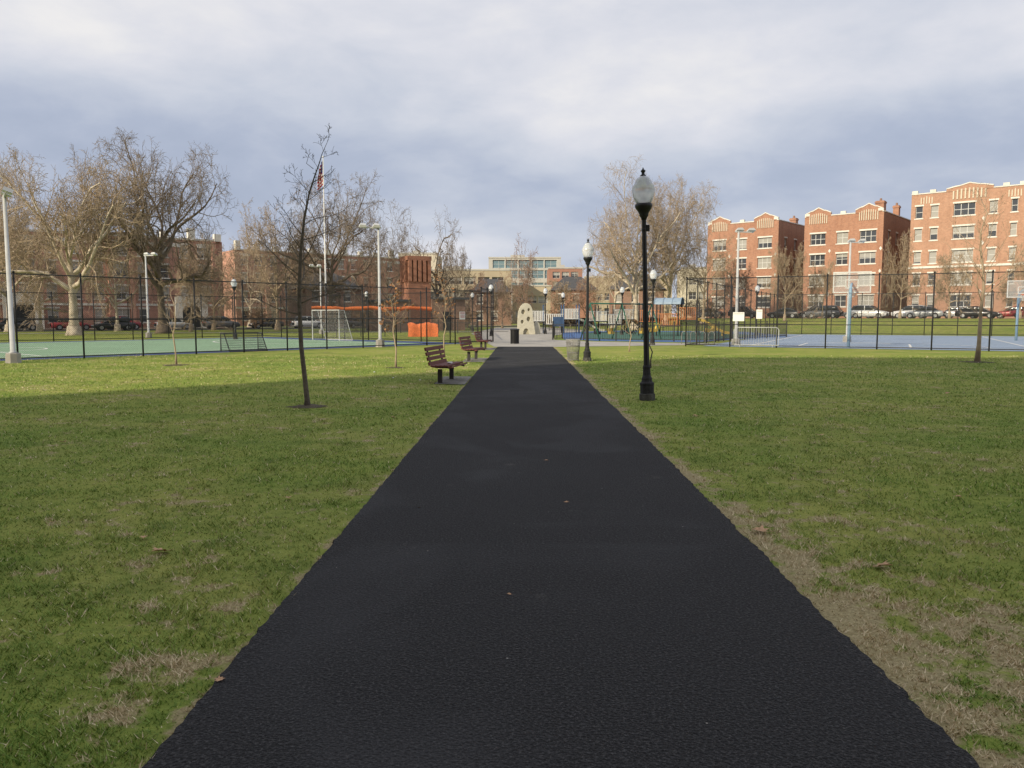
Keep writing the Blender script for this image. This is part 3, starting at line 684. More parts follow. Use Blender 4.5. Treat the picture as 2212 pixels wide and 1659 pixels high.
fB2=apt_front([(2.0,2.2,3),(5.5,1.6,2),(9.0,2.2,3)],rowz)
G_='brick apartment blocks around the park'
building('apartment_building',(30.0,127.6),rzR,11.7,20,14.9,'four-storey orange brick apartments with striped gables',m_bo,apt_front([(2.1,2.2,3),(5.85,1.6,2),(9.6,2.2,3)],rowz),side=sidew,parts=aptparts([(2.1,3.6,1.2),(9.6,3.6,1.2)],[.4,5.85,11.3],chim=[(10.6,9,.5,1.2)]),group=G_,base=1.4)
building('apartment_building',(42.0,117.5),rzR,11.0,20,14.9,'four-storey orange brick apartments with gables and chimneys',m_bo,fB2,side=sidew,parts=aptparts([(2.0,3.6,1.2),(9.0,3.6,1.2)],[.4,5.5,10.6],chim=[(8.6,7,.6,2.4),(10.3,9,.4,1.8)]),group=G_,base=1.4)
PB[0]=m_bo2
rows5=[1.5,4.45,7.4,10.5,13.5]
cols3=[(1.0,.9,1),(2.9,.9,1),(6.4,2.5,3),(9.7,.9,1),(12.0,.7,1),(14.4,.9,1),(17.6,2.5,3),(21,.9,1),(23,.9,1),(26,2.5,3)]
building('apartment_building',(53.0,108),rzR,28,20,16.7,'five-storey light orange brick apartments with stone trim',m_bo2,apt_front(cols3,rows5),side=[],sideL=[(x,z,1.1,1.6,1) for z in rows5 for x in (5,10,15)],parts=aptparts([(6.9,5.4,.9),(17.6,5.4,.9)],[.4,2.6,11,12.8,21.5,27.6],cornice=[6.75],frieze=[1.9,12.0,14.3,22,26]),group=G_,base=1.4)
# left row
def leftparts(r,W,Dp,H):
    x=0;k=0
    while x<W-.3:
        q=MB(); q.box(x,x+.9,-.52,.3,H+.002,H+(1.6 if k%3==0 else 1.0)); q.obj('parapet_pier',m_stone,r)
        if x+3.3<W: 
            q=MB(); q.box(x+.903,x+3.4,-.06,.28,H+.002,H+.25); q.obj('coping',m_stone,r)
            q=MB(); q.box(x+1.3,x+2.7,-.07,-.003,H-1.0,H-.5); q.obj('panel',m_stone,r)
        x+=3.45;k+=1
    q=MB(); q.box(-.05,W+.05,-.12,-.003,3.05,3.35); q.obj('cornice',m_stone,r)
    for i,(a,b_) in enumerate(ENT):
        q=MB(); K=12; w=1.2; hs=2.2; arc=[(a+w*math.cos(math.pi*j/K),hs+w*math.sin(math.pi*j/K)) for j in range(K+1)]
        q.prism([(a+2.1,0),(a+2.1,4.3),(a,4.7)]+[(a,hs+w)]+[p for p in arc[:K//2][::-1]]+[(a+w,0)],-.75,-.475)
        q.prism([(a-w,0)]+[p for p in arc[K//2+1:][::-1]]+[(a,hs+w),(a,4.7),(a-2.1,4.3),(a-2.1,0)],-.75,-.475)
        q.obj('doorway',m_stone,r); q=MB(); q.box(a-w,a+w,-.47,-.02,0,3.0); q.obj('door',m_blk2,r)
Wl=46.0; ENT=[(41.5,0),(22,0)]
fl=[];fins=[]
for i in range(17):
    x=1.6+i*2.62
    if i%4==0 and i: fins+=[(x-1.55,x-1.0),(x+1.0,x+1.55)]
for z in (.9,3.9,6.8,9.6):
    for i in range(17):
        x=1.6+i*2.62
        if z<3 and any(abs(x-e[0])<2.9 for e in ENT): continue
        fl.append((x,z,1.2 if i%4 else 1.75,1.75,1 if i%4 else 2))
fins=[f for f in fins if not any(abs(f[0]+.3-e[0])<2.5 for e in ENT)]
building('apartment_building',(-78.6,80.9),math.atan2(.606,.795),Wl,16,12.0,'long dull red brick apartments with white arched entrance',m_bdk,fl,side=[(x,z,1.1,1.6,1) for z in (3.9,6.8,9.6) for x in (4,9,13)],parts=leftparts,group=G_,fins=fins)
ENT=[(20,0)]
fl=[(1.6+i*2.7,z,1.2,1.7,1) for z in (1,4.3,7.5,10.7) for i in range(12) if not(z<3 and abs(1.6+i*2.7-20)<2.8)]
building('apartment_building',(-50,135),math.atan2(23,26),34.7,16,13.2,'brown brick apartments with white parapet blocks',m_bdk,fl,parts=leftparts,group=G_,fins=[(5.3,5.8),(10.8,11.3),(26.9,27.4)])
ENT=[]
building('apartment_building',(-66,150),.35,26,14,11.5,'pale brown brick apartments behind trees',m_bo2,[(1.6+i*2.7,z,1.2,1.6,1) for z in (1,4.2,7.6) for i in range(9)],parts=leftparts,group=G_)
# centre blocks
def capp(r,W,Dp,H):
    q=MB(); q.box(-.1,W+.1,-.12,.3,H+.002,H+.35); q.obj('parapet',m_white,r)
    q=MB(); q.box(W*.3,W*.5,4,8,H-.58,H+1.2); q.obj('roof_plant_room',m_white,r)
def bands(W,rows,w=2.6,gap=.5,h=1.6): 
    n=int((W-1)/(w+gap)); o=(W-n*(w+gap)+gap)/2; return [(o+w/2+i*(w+gap),z,w,h,2) for z in rows for i in range(n)]
building('school_building',(-24,172),.05,21.5,15,11.8,'long low tan building with ribbon windows',m_tan,bands(21.5,(2,5.4,8.8)),parts=capp,sill=False)
building('office_building',(-9.7,222),0,20.5,15,18.2,'pale office block with teal glass front',m_white,bands(20.5,(2,5.5,9,12.5,15.4),3.4,.3,2.3),parts=capp,glass=m_teal,sill=False)
building('office_building',(-2.4,180),0,9,10,8.6,'low tan annexe with wide windows',m_tan,bands(9,(1.5,4.8),2.2,.4),parts=capp,sill=False)
building('office_building',(6.4,195),0,8.5,12,13.6,'red panelled office block',m_redp,bands(8.5,(2,5.4,8.8,11.2),1.8,.5),parts=capp,sill=False)
building('office_building',(-30.6,192),0,9.5,12,17.0,'cream office block beyond trees',m_stucco,bands(9.5,(2,5.4,8.8,12.2),2,.5),parts=capp,sill=False)
building('office_building',(34.5,170),-.1,7,10,12.0,'cream stucco block behind bare trees',m_stucco,bands(7,(2,5.4,8.6),1.6,.5),parts=capp,sill=False)
building('office_building',(14,178),0,20,12,10.5,'tan block behind playground trees',m_tan,bands(20,(2,5.4),2.3,.5),parts=capp,sill=False)
# low brick houses with pitched roofs
def house(loc,rz,W,Dp,H,label,brick):
    def pr(r,W,Dp,H):
        q=MB(); e=.5; q.add([(-e,-e,H),(W+e,-e,H),(W+e,Dp+e,H),(-e,Dp+e,H),(W*.3,Dp/2,H+2.6),(W*.7,Dp/2,H+2.6)],[(0,1,5,4),(1,2,5),(2,3,4,5),(3,0,4),(3,2,1,0)]); q.obj('roof',m_roof,r)
    building('brick_house',loc,rz,W,Dp,H,label,brick,[(1.5+i*2.6,z,1.1,1.5,1) for z in (1,4) for i in range(int(W/2.6))],parts=pr)
house((5.2,136),0,7.6,9,6.2,'brick house with dark hipped roof',m_bo)
house((14,126),-.2,8.5,9,6.0,'brick house with dark roof behind playground',m_bbr)
house((-9.2,140),.1,7.2,9,6.0,'brown brick house with dark roof',m_bbr)
house((-33,118),.6,9,9,6,'brown brick house beyond the court',m_bbr)
# brick tower (park building)
def tower():
    r=root('park_building',(-12.4,90,0),math.radians(28),'red brick park building with slotted tower','building')
    q=MB(); w=1.35; q.box(-w,w,-w,w,0,5.6); 
    for i in range(5):
        x=-w+.19+i*(2*w-.38)/4
        for s in (-1,1):
            q.box(x-.19,x+.19,s*w-.16,s*w+.16,5.603,8.0)
            if 0<i<4: q.box(s*w-.16,s*w+.16,x-.19,x+.19,5.603,8.0)
    q.box(-w-.1,w+.1,-w-.1,w+.1,8.003,8.5); q.obj('tower',m_brd,r)
    q=MB(); q.box(-.95,.95,-.95,.95,5.603,8.0); q.obj('louvre',m_bbr,r)
    q=MB(); q.box(1.36,5.4,-1.9,4,0,3.6); q.obj('wall',m_bbr,r); q=MB(); q.box(-4.6,-1.36,-2,4,0,3.3); q.obj('wall',m_bbr,r)
    q=MB(); q.box(1.38,5.8,-2.3,4.3,3.603,3.85); q.obj('roof',m_roof,r); q=MB(); q.box(-5,-1.38,-2.3,4.3,3.303,3.55); q.obj('roof',m_roof,r)
    q=MB(); q.box(2.6,3.6,-1.96,-1.903,0,2.2); q.obj('door',m_blk,r)
tower()
# unseen block behind the viewpoint, inferred from shadow, sized and placed to shade foreground
building('apartment_building',(20,-24.3),math.pi,74.0,18,40,'long tall brick apartment block out of view, placed to shade the lawn',m_bo2,[(2+i*8.6,z,1.8,1.8,2) for z in (1,4.4,7.8,11.2,14.6,18,21.4,24.8,28.2,31.6,35) for i in range(9)],parts=None,group=G_)

# ---------------------------------------------------------------- roads
def strip(name,O,dr,nm,s0,s1,o0,o1,z,m,base=0):
    pts=[O+dr*s0+nm*o0,O+dr*s1+nm*o0,O+dr*s1+nm*o1,O+dr*s0+nm*o1]; q=MB(); q.add([(p.x,p.y,z+base) for p in pts],[(0,1,2,3)]); return struct(q.obj(name,m))
m_road=mat('road_asphalt',(.055,.055,.058),.9,var=.25,scale=.5,bump=.2)
OB=Vector((54,108,0)); 
strip('road',OB,NX,-UX,-60,60,5.5,14.5,.012,m_road,1.4); strip('sidewalk',OB,NX,-UX,-60,60,1.2,5.3,.14,m_conc,1.4)
dl=Vector((.795,.606,0)); nl=Vector((.606,-.795,0)); OLB=Vector((-78.6,80.9,0))
strip('road',OLB,dl,nl,-30,110,4,13,.012,m_road); strip('sidewalk',OLB,dl,nl,-30,110,.8,3.8,.14,m_conc)
strip('footpath',Vector((-60,70,0)),Vector((.86,.2,0)).normalized(),Vector((0,1,0)),0,60,0,2,.012,m_conc)

# ---------------------------------------------------------------- cars
m_tyre=mat('tyre_rubber',(.02,.02,.02),.9); m_rim=mat('alloy_rim',(.45,.46,.47),.35,metal=.8); m_cg=mat('car_glass',(.02,.025,.03),.08,spec=.7)
m_red_l=mat('tail_light',(.35,.02,.02),.3); m_hl=mat('headlight_lens',(.75,.77,.8),.15)
def paint(n,c): 
    m=mat(n,c,.3,metal=.15,var=.04,spec=.5); m.node_tree.nodes['Principled BSDF'].inputs['Coat Weight'].default_value=.6; return m
paints={k:paint(k+'_car_paint',c) for k,c in dict(white=(.72,.72,.72),silver=(.42,.44,.46),black=(.02,.02,.023),grey=(.12,.125,.135),red=(.30,.02,.025),blue=(.05,.08,.16)).items()}
def make_car(suv,loc,rz,col,label):
    r=root('parked_car',loc,rz,label,'car','cars parked along the streets'); Lc=4.5; h=.30
    roof=1.68 if suv else 1.43; belt=1.02 if suv else .92; hood=1.0 if suv else .86
    def loft(st,mi=0):
        q=MB(); vs=[];k=10
        for x,zb,zt,w in st:
            sec=[(-w*.92,zb),(-w,zb+(zt-zb)*.25),(-w,zb+(zt-zb)*.6),(-w*.95,zb+(zt-zb)*.92),(-w*.8,zt),(w*.8,zt),(w*.95,zb+(zt-zb)*.92),(w,zb+(zt-zb)*.6),(w,zb+(zt-zb)*.25),(w*.92,zb)]
            vs+=[(x,y,z) for y,z in sec]
        fs=[(i*k+j,i*k+(j+1)%k,(i+1)*k+(j+1)%k,(i+1)*k+j) for i in range(len(st)-1) for j in range(k)]
        fs+=[tuple(range(k)),tuple(range(len(vs)-1,len(vs)-k-1,-1))]; q.add(vs,fs,mi); return q
    q=loft([(-2.25,.42,.80,.74),(-2.2,.3,belt-.03,.82),(-1.9,.24,belt+.02,.88),(-1,.22,belt+.02,.9),(.6,.22,belt,.9),(1.1,.22,hood+.03,.9),(1.9,.25,hood-.08,.86),(2.15,.3,hood-.2,.8),(2.25,.4,hood-.32,.7)])
    q.obj('body',paints[col],r,True)
    if suv: st=[(-2.1,belt,belt+.05,.78),(-1.75,belt,roof-.06,.70),(-1.0,belt,roof,.68),(.2,belt,roof-.02,.68),(.55,belt,roof-.1,.70),(1.15,belt-.02,belt+.03,.78)]
    else: st=[(-1.75,belt,belt+.05,.76),(-1.05,belt,roof-.06,.66),(-.6,belt,roof,.64),(.1,belt,roof-.02,.64),(.4,belt,roof-.09,.66),(1.1,belt-.02,belt+.03,.76)]
    loft(st).obj('window',m_cg,r,True)
    q=MB(); a,b_=(-1.7,.35) if suv else (-1.0,.2)
    q.prism([(a,roof-.06),(a+.5,roof+.012),(b_-.2,roof+.012),(b_,roof-.05),(b_,roof-.08),(a,roof-.1)],-.6,.6)
    for s in (-1,1):
        for x in (-.35,): q.box(x-.04,x+.04,s*.70-.03,s*.70+.03,belt,roof-.08)
    q.obj('roof',paints[col],r,True)
    wm=MB(); wm.tube([(0,-.1,0),(0,.1,0)],.34,20); tm=wm.mesh('tyre',[m_tyre]); wm=MB(); wm.tube([(0,-.115,0),(0,.115,0)],.21,12); rm=wm.mesh('rim',[m_rim])
    for x in (-1.4,1.38):
        for s in (-1,1):
            wh=place(None,'wheel',r,(x,s*.80,.34)); place(tm,'tyre',wh); place(rm,'rim',wh)
    hm=MB(); hm.box(-.06,.06,-.17,.17,-.06,.06); h1=hm.mesh('headlight',[m_hl]); h2=hm.mesh('tail_light',[m_red_l])
    for s in (-1,1): place(h1,'headlight',r,(2.17,s*.58,hood-.27)); place(h2,'tail_light',r,(-2.2,s*.62,belt-.14))
    q=MB(); q.box(2.2,2.29,-.25,.25,.42,.54); q.obj('grille',m_blk,r)
    for s in (-1,1):
        q=MB(); q.box(.75,.9,s*.98-.08,s*.98+.08,belt,belt+.13); q.obj('mirror',paints[col],r)
    return r
proto={}
def car(suv,loc,rz,col,label):
    key=(suv,)
    if key not in proto:
        proto[key]=make_car(suv,loc,rz,col,label); return
    n=dup(proto[key],loc,rz,label)
    for ch in n.children:
        if ch.name.split('.')[0] in('body','roof','mirror'):
            ch.material_slots[0].link='OBJECT'; ch.material_slots[0].material=paints[col]
an=math.atan2(.64,-.77)
for t,o,suv,col in [(24.5,12.2,0,'grey'),(19,12.2,1,'black'),(13.3,12.2,0,'black'),(8,12.2,1,'grey'),(2.4,12.2,1,'white'),(-4,12.2,0,'silver'),(-9.7,12.2,0,'black'),(-15.2,12.2,1,'red'),
      (11,6.6,1,'black'),(5.2,6.6,0,'grey'),(-1.2,6.6,1,'white'),(-7,6.6,0,'white'),(-12.6,6.6,0,'red'),(-19,6.6,1,'grey'),(28,6.6,0,'silver')]:
    p=OB+NX*t-UX*o; car(suv,(p.x,p.y,1.413),an+(math.pi if R.random()<.4 else 0),col,f'{col} '+('sport utility car' if suv else 'sedan')+' parked along street kerb')
al_=math.atan2(.606,.795)
for s,o,suv,col in [(21,5.6,0,'black'),(26.5,5.6,0,'red'),(32,5.6,1,'red'),(38,5.6,0,'silver'),(44,5.6,1,'grey'),(50,5.6,0,'black'),(56,5.6,1,'white'),(64,5.6,0,'grey'),(72,5.6,1,'black'),(80,5.6,0,'white'),(30,11.6,0,'black')]:
    p=OLB+dl*s+nl*o; car(suv,(p.x,p.y,.013),al_+(math.pi if R.random()<.4 else 0),col,f'{col} '+('sport utility car' if suv else 'sedan')+' parked before brick apartments')

# ---------------------------------------------------------------- flagpole
m_wh=mat('white_pole_paint',(.62,.62,.60),.5,var=.05); m_fr=mat('flag_red',(.42,.03,.04),.8); m_fb=mat('flag_blue',(.03,.04,.16),.8); m_fw=mat('flag_white',(.7,.68,.66),.8)
r=root('flagpole',(-20.3,80,0),0,'tall white flagpole with limp striped flag','flagpole')
q=MB(); q.lathe([(.3,0),(.3,.12),(.1,.13),(.045,17.7)],12); q.lathe([(.03,0),(.09,.07),(.09,.12),(.03,.2)],10,0,(0,0,17.7)); q.obj('pole',m_wh,r,True)
q=MB(); Nx,Nz=14,26
for j in range(Nz+1):
    for i in range(Nx+1):
        u_=i/Nx; v_=j/Nz; q.v.append((-.06-.62*u_*(.55+.45*v_)+.03*math.sin(v_*9),.16*math.sin(u_*16+v_*3)*(.3+u_),17.5-2.5*v_-u_*.9*(1-v_*.3)))
for j in range(Nz):
    for i in range(Nx):
        q.f.append((j*(Nx+1)+i,j*(Nx+1)+i+1,(j+1)*(Nx+1)+i+1,(j+1)*(Nx+1)+i)); q.m.append(2 if (i<6 and j<13) else (0 if (j*13//Nz)%2==0 else 1))
q.obj('flag',[m_fr,m_fw,m_fb],r,True)

# ---------------------------------------------------------------- basketball hoops
m_bp=mat('blue_pole_paint',(.28,.42,.55),.5); m_board,nt,b=newmat('backboard_acrylic'); b.inputs['Alpha'].default_value=.25; b.inputs['Roughness'].default_value=.2
nt.link(nt.mix(nt.noise(nt.new('ShaderNodeTexCoord').outputs['Object'],2),(.45,.46,.47),(.6,.61,.62)),b.inputs['Base Color'])
m_or=mat('orange_paint',(.62,.13,.03),.5); m_bf=mat('board_frame_grey',(.58,.59,.58),.5,var=.1)
def make_hoop(loc,rz,label):  # board faces +y
    r=root('basketball_hoop',loc,rz,label,'basketball hoop','basketball hoops')
    q=MB(); q.tube([(0,0,0),(0,0,2.7),(0,.1,3.0),(0,.5,3.25),(0,1.15,3.35)],[.08,.08,.075,.06,.055],10); q.tube([(0,.02,2.3),(0,1.15,3.05)],.03,6); q.obj('pole',m_bp,r,True)
    q=MB(); q.box(-.9,.9,1.2,1.215,2.9,3.95); q.obj('backboard',m_board,r)
    q=MB()
    for a in [(-.93,.93,2.86,2.92),(-.93,.93,3.92,3.98),(-.93,-.87,2.923,3.917),(.87,.93,2.923,3.917)]: q.box(a[0],a[1],1.18,1.24,a[2],a[3])
    for a in [(-.32,.32,3.1,3.15),(-.32,.32,3.52,3.57),(-.32,-.27,3.153,3.517),(.27,.32,3.153,3.517)]: q.box(a[0],a[1],1.19,1.235,a[2],a[3])
    q.obj('frame',m_bf,r)
    q=MB(); q.tube([(.225*math.cos(i/20*6.283),1.6+.225*math.sin(i/20*6.283),3.05) for i in range(21)],.014,5); q.box(-.1,.1,1.242,1.39,3.0,3.06); q.obj('rim',m_or,r)
    q=MB()
    for i in range(12):
        t=i/12*6.283; q.tube([(.22*math.cos(t),1.6+.22*math.sin(t),3.04),(.13*math.cos(t+.4),1.6+.13*math.sin(t+.4),2.65)],.006,3); q.tube([(.22*math.cos(t),1.6+.22*math.sin(t),3.04),(.13*math.cos(t-.4),1.6+.13*math.sin(t-.4),2.65)],.006,3)
    q.obj('net',m_wh,r)
    return r
H1=make_hoop((16.9,40.4,0),math.radians(-25.5),'basketball hoop with clear backboard on blue pole')
dup(H1,(33.2,52.6,0),math.radians(160),'basketball hoop with orange rim on blue pole')

# ---------------------------------------------------------------- goals
def netmat(name,col,p):
    m_net,nt,b=newmat(name); b.inputs['Base Color'].default_value=(*col,1)
    uvn=nt.new('ShaderNodeTexCoord'); s_=nt.new('ShaderNodeSeparateXYZ'); nt.link(uvn.outputs['Object'],s_.inputs[0])
    def stripe(a): return nt.math('LESS_THAN',nt.math('FRACT',nt.math('DIVIDE',a,.1)),p)
    nt.link(nt.math('MAXIMUM',stripe(s_.outputs[2]),stripe(nt.math('ADD',s_.outputs[0],s_.outputs[1]))),b.inputs['Alpha']); return m_net
m_net=netmat('goal_net',(.6,.6,.58),.05); m_netd=netmat('dark_goal_net',(.03,.03,.03),.16)
def make_goal(loc,rz,W,H,Dp,label,m_f,netm,name='soccer_goal',fr=.045):
    r=root(name,loc,rz,label,'goal'); q=MB()
    q.tube([(-W/2,0,0),(-W/2,0,H),(W/2,0,H),(W/2,0,0)],fr,8)
    for s in (-1,1): q.tube([(s*W/2,0,H),(s*W/2,Dp*.4,H-.02),(s*W/2,Dp,0),(s*W/2,0,0)],.025,6)
    q.tube([(-W/2,Dp,.02),(W/2,Dp,.02)],.025,6); q.obj('frame',m_f,r,False)
    q=MB(); q.add([(-W/2,.02,H),(W/2,.02,H),(W/2,Dp*.4,H-.03),(-W/2,Dp*.4,H-.03),(-W/2,Dp,.03),(W/2,Dp,.03)],[(0,1,2,3),(3,2,5,4)])
    for s in (-1,1): q.add([(s*(W/2-.01),.02,0),(s*(W/2-.01),.02,H),(s*(W/2-.01),Dp*.4,H-.03),(s*(W/2-.01),Dp,.03)],[(0,1,2,3)])
    q.obj('net',netm,r)
gp=LC(-2.6,12); make_goal((*gp,0),math.atan2(UX.y,UX.x)-math.pi/2,3,2.05,1.1,'white metal soccer goal with net on green court',m_wh,m_net,fr=.035)
gp=LC(-15.2,1.3); make_goal((*gp,0),math.atan2(UX.y,UX.x)+math.pi,1.9,.85,.8,'small black portable goal leaning near fence',m_blk,m_netd,name='small_goal',fr=.03)

# ---------------------------------------------------------------- orange things
m_tarp=mat('orange_tarpaulin',(.74,.19,.06),.7,var=.2,scale=2)
q=MB(); K=80
for i in range(K+1):
    t=i/K; x=-16.9+9.4*t; y=62+2*t; zz=2.3+.04*math.sin(t*17)+.02*math.sin(t*41)
    q.v+=[(x,y,zz+.13),(x,y-.08+.03*math.sin(t*30),zz-.13-.06*abs(math.sin(t*11))),(x,y+.08,zz-.05)]
for i in range(K):
    for j in range(2): q.f.append((i*3+j,i*3+j+1,(i+1)*3+j+1,(i+1)*3+j)); q.m.append(0)
r=root('orange_banner',(0,0,0),0,'long orange tarpaulin strip draped above fence posts','tarpaulin'); q.obj('cloth',m_tarp,r,True)
q=MB(); 
for t in (0,.2,.4,.6,.8,1): q.tube([(-16.9+9.4*t,62+2*t,0),(-16.9+9.4*t,62+2*t,2.2)],.04,6)
q.tube([(-16.9,62,1.1),(-7.5,64,1.1)],.03,6)
q.obj('frame',m_blk,r)
q=MB(); Nu,Nv=26,14
for j in range(Nv+1):
    for i in range(Nu+1):
        u_=i/Nu; v_=j/Nv; a=math.pi*v_; hh=1.15*(.86+.14*abs(math.cos(u_*math.pi*1.5)))
        cs=math.cos(a); q.v.append((-1.2+2.4*u_+.03*math.sin(v_*20),-.5*math.copysign(abs(cs)**.5,cs)*(1+.08*math.sin(u_*13)),hh*math.sin(a)**.35+.03*math.sin(u_*25+v_*9)*math.sin(a)))
for j in range(Nv):
    for i in range(Nu): q.f.append((j*(Nu+1)+i,j*(Nu+1)+i+1,(j+1)*(Nu+1)+i+1,(j+1)*(Nu+1)+i)); q.m.append(0)
o=q.obj('orange_cover',m_tarp,None,True,(-8.1,63,0),.1); tag(o,'bright orange cover draped over low equipment','cover')

# ---------------------------------------------------------------- signs, barrier, bike rack
m_sign=mat('sign_white',(.75,.75,.74),.5,var=.04); m_sred=mat('sign_red',(.5,.05,.05),.5)
def sign(p,rz,w,h,z,label,red=False):
    r=root('fence_sign',(p[0],p[1],0),rz,label,'sign'); q=MB(); q.box(-w/2,w/2,-.012,0,z,z+h); q.obj('panel',m_sign,r)
    q=MB(); q.box(-w/2+.03,w/2-.03,-.018,-.014,z+h*.78,z+h*.88); 
    if red:
        for k in (.25,.4,.55): q.box(-w/2+.05,w/2-.05,-.018,-.014,z+h*k,z+h*k+.025)
    q.obj('marking',m_sred if red else m_galv,r)
aE=math.atan2(EX.y,EX.x); 
p=OR+EX*2.8-MX*.1; sign(p,aE,.58,.46,1.38,'white rectangular sign on chain-link fence')
p=OR+EX*3.85-MX*.1; sign(p,aE,.3,.48,1.5,'small white upright sign on chain-link fence')
p=OL-UX*1.75-NX*.1; sign(p,math.atan2(UX.y,UX.x),.45,.45,1.45,'white and red notice on court fence',True)
r=root('crowd_barrier',(12.0,40.0,0),math.radians(-17),'galvanised steel crowd barrier before fence','barrier')
q=MB(); q.tube([(-1.1,0,.15),(-1.1,0,.95),(-1.0,0,1.07),(1.0,0,1.07),(1.1,0,.95),(1.1,0,.15),(-1.1,0,.15)],.022,8); q.obj('frame',m_galv,r,True)
q=MB()
for i in range(1,18): q.tube([(-1.1+i*2.2/18,0,.15),(-1.1+i*2.2/18,0,1.06)],.009,5)
q.obj('bars',m_galv,r)
for x in (-.8,.8):
    q=MB(); q.tube([(x,-.3,0),(x,-.25,.05),(x,0,.15),(x,.25,.05),(x,.3,0)],.018,6); q.obj('foot',m_galv,r)
r.rotation_euler[0]=math.radians(-8)
r=root('bike_rack',(10.1,45.0,0),math.radians(-25),'grey steel looped bicycle rack on paving','bike rack'); q=MB()
for i in range(4):
    x=-.9+i*.52; q.tube([(x,0,0),(x,0,.6)]+[(x+.16-.16*math.cos(a*math.pi/6),0,.6+.16*math.sin(a*math.pi/6)) for a in range(1,7)]+[(x+.32,0,0)],.022,6)
q.obj('loops',m_galvd,r,True); q=MB(); q.box(-1.1,1.2,-.04,.04,.013,.03); q.obj('rail',m_galvd,r)

# ---------------------------------------------------------------- playground
m_cream=mat('cream_plastic',(.52,.49,.39),.75,var=.2); m_pgreen=mat('green_steel',(.035,.12,.085),.5); m_yel=mat('yellow_plastic',(.58,.40,.08),.6)
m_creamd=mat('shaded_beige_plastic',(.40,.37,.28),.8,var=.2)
m_pblue=mat('blue_plastic',(.07,.12,.22),.5); m_porange=mat('orange_plastic',(.50,.20,.08),.6); m_cano=mat('canopy_blue_grey',(.25,.33,.42),.5)
def plate(name,outer,holes,th,m,parent,loc=(0,0,0),rz=0,sx=.8):
    cu=bpy.data.curves.new('tmp','CURVE'); cu.dimensions='2D'; cu.fill_mode='BOTH'; cu.extrude=th/2; cu.bevel_depth=.02
    for pl in [outer]+holes:
        s=cu.splines.new('POLY'); s.points.add(len(pl)-1); s.use_cyclic_u=True
        for i,(x,z) in enumerate(pl): s.points[i].co=(x*sx,z,0,1)
    ob=bpy.data.objects.new('tmp',cu); C.objects.link(ob); dg=bpy.context.evaluated_depsgraph_get(); me=bpy.data.meshes.new_from_object(ob.evaluated_get(dg))
    bpy.data.objects.remove(ob); me.transform(Matrix.Rotation(math.pi/2,4,'X')); me.name=name; me.materials.clear(); me.materials.append(m)
    return place(me,name,parent,loc,rz)
def circ(cx,cz,r,k=14,sx=1): return [(cx+r*sx*math.cos(i/k*6.283),cz+r*math.sin(i/k*6.283)) for i in range(k)]
r=root('climbing_wall',(.3,71,0),.15,'beige plastic climbing wall with round recesses','playground equipment')
ov=[(-1,0),(-.97,.6),(-.95,1.1),(-.93,1.6),(-.88,2.0),(-.75,2.35),(-.55,2.62),(-.3,2.78),(-.05,2.83),(.2,2.8),(.45,2.68),(.63,2.45),(.73,2.15),(.75,1.8),(.8,1.4),(.92,.8),(1.02,.3),(1.05,0)]
plate('panel',ov+[(.35,0),(.32,.3),(.2,.5),(0,.58),(-.2,.5),(-.32,.3),(-.35,0)],[circ(-.35,2.05,.24),circ(.28,1.4,.24),circ(-.45,1.15,.2),circ(.3,2.25,.16)],.18,m_cream,r)
plate('recess_shade_panel',[(x*.95,z*.98) for x,z in ov],[],.06,m_creamd,r,(0,.13,0))  # darker beige put behind the holes so they read as shaded recesses
plate('side_wing',[(-.4,0),(-.38,.6),(-.24,1.0),(.0,1.15),(.24,1.0),(.38,.6),(.4,0)],[],.2,m_cream,r,(1.05,.3,0),.3)
q=MB()
for x in (-.6,.6): q.tube([(x,.2,0),(x*.8,1.4,1.6)],.05,8)
q.obj('brace',m_pblue,r)
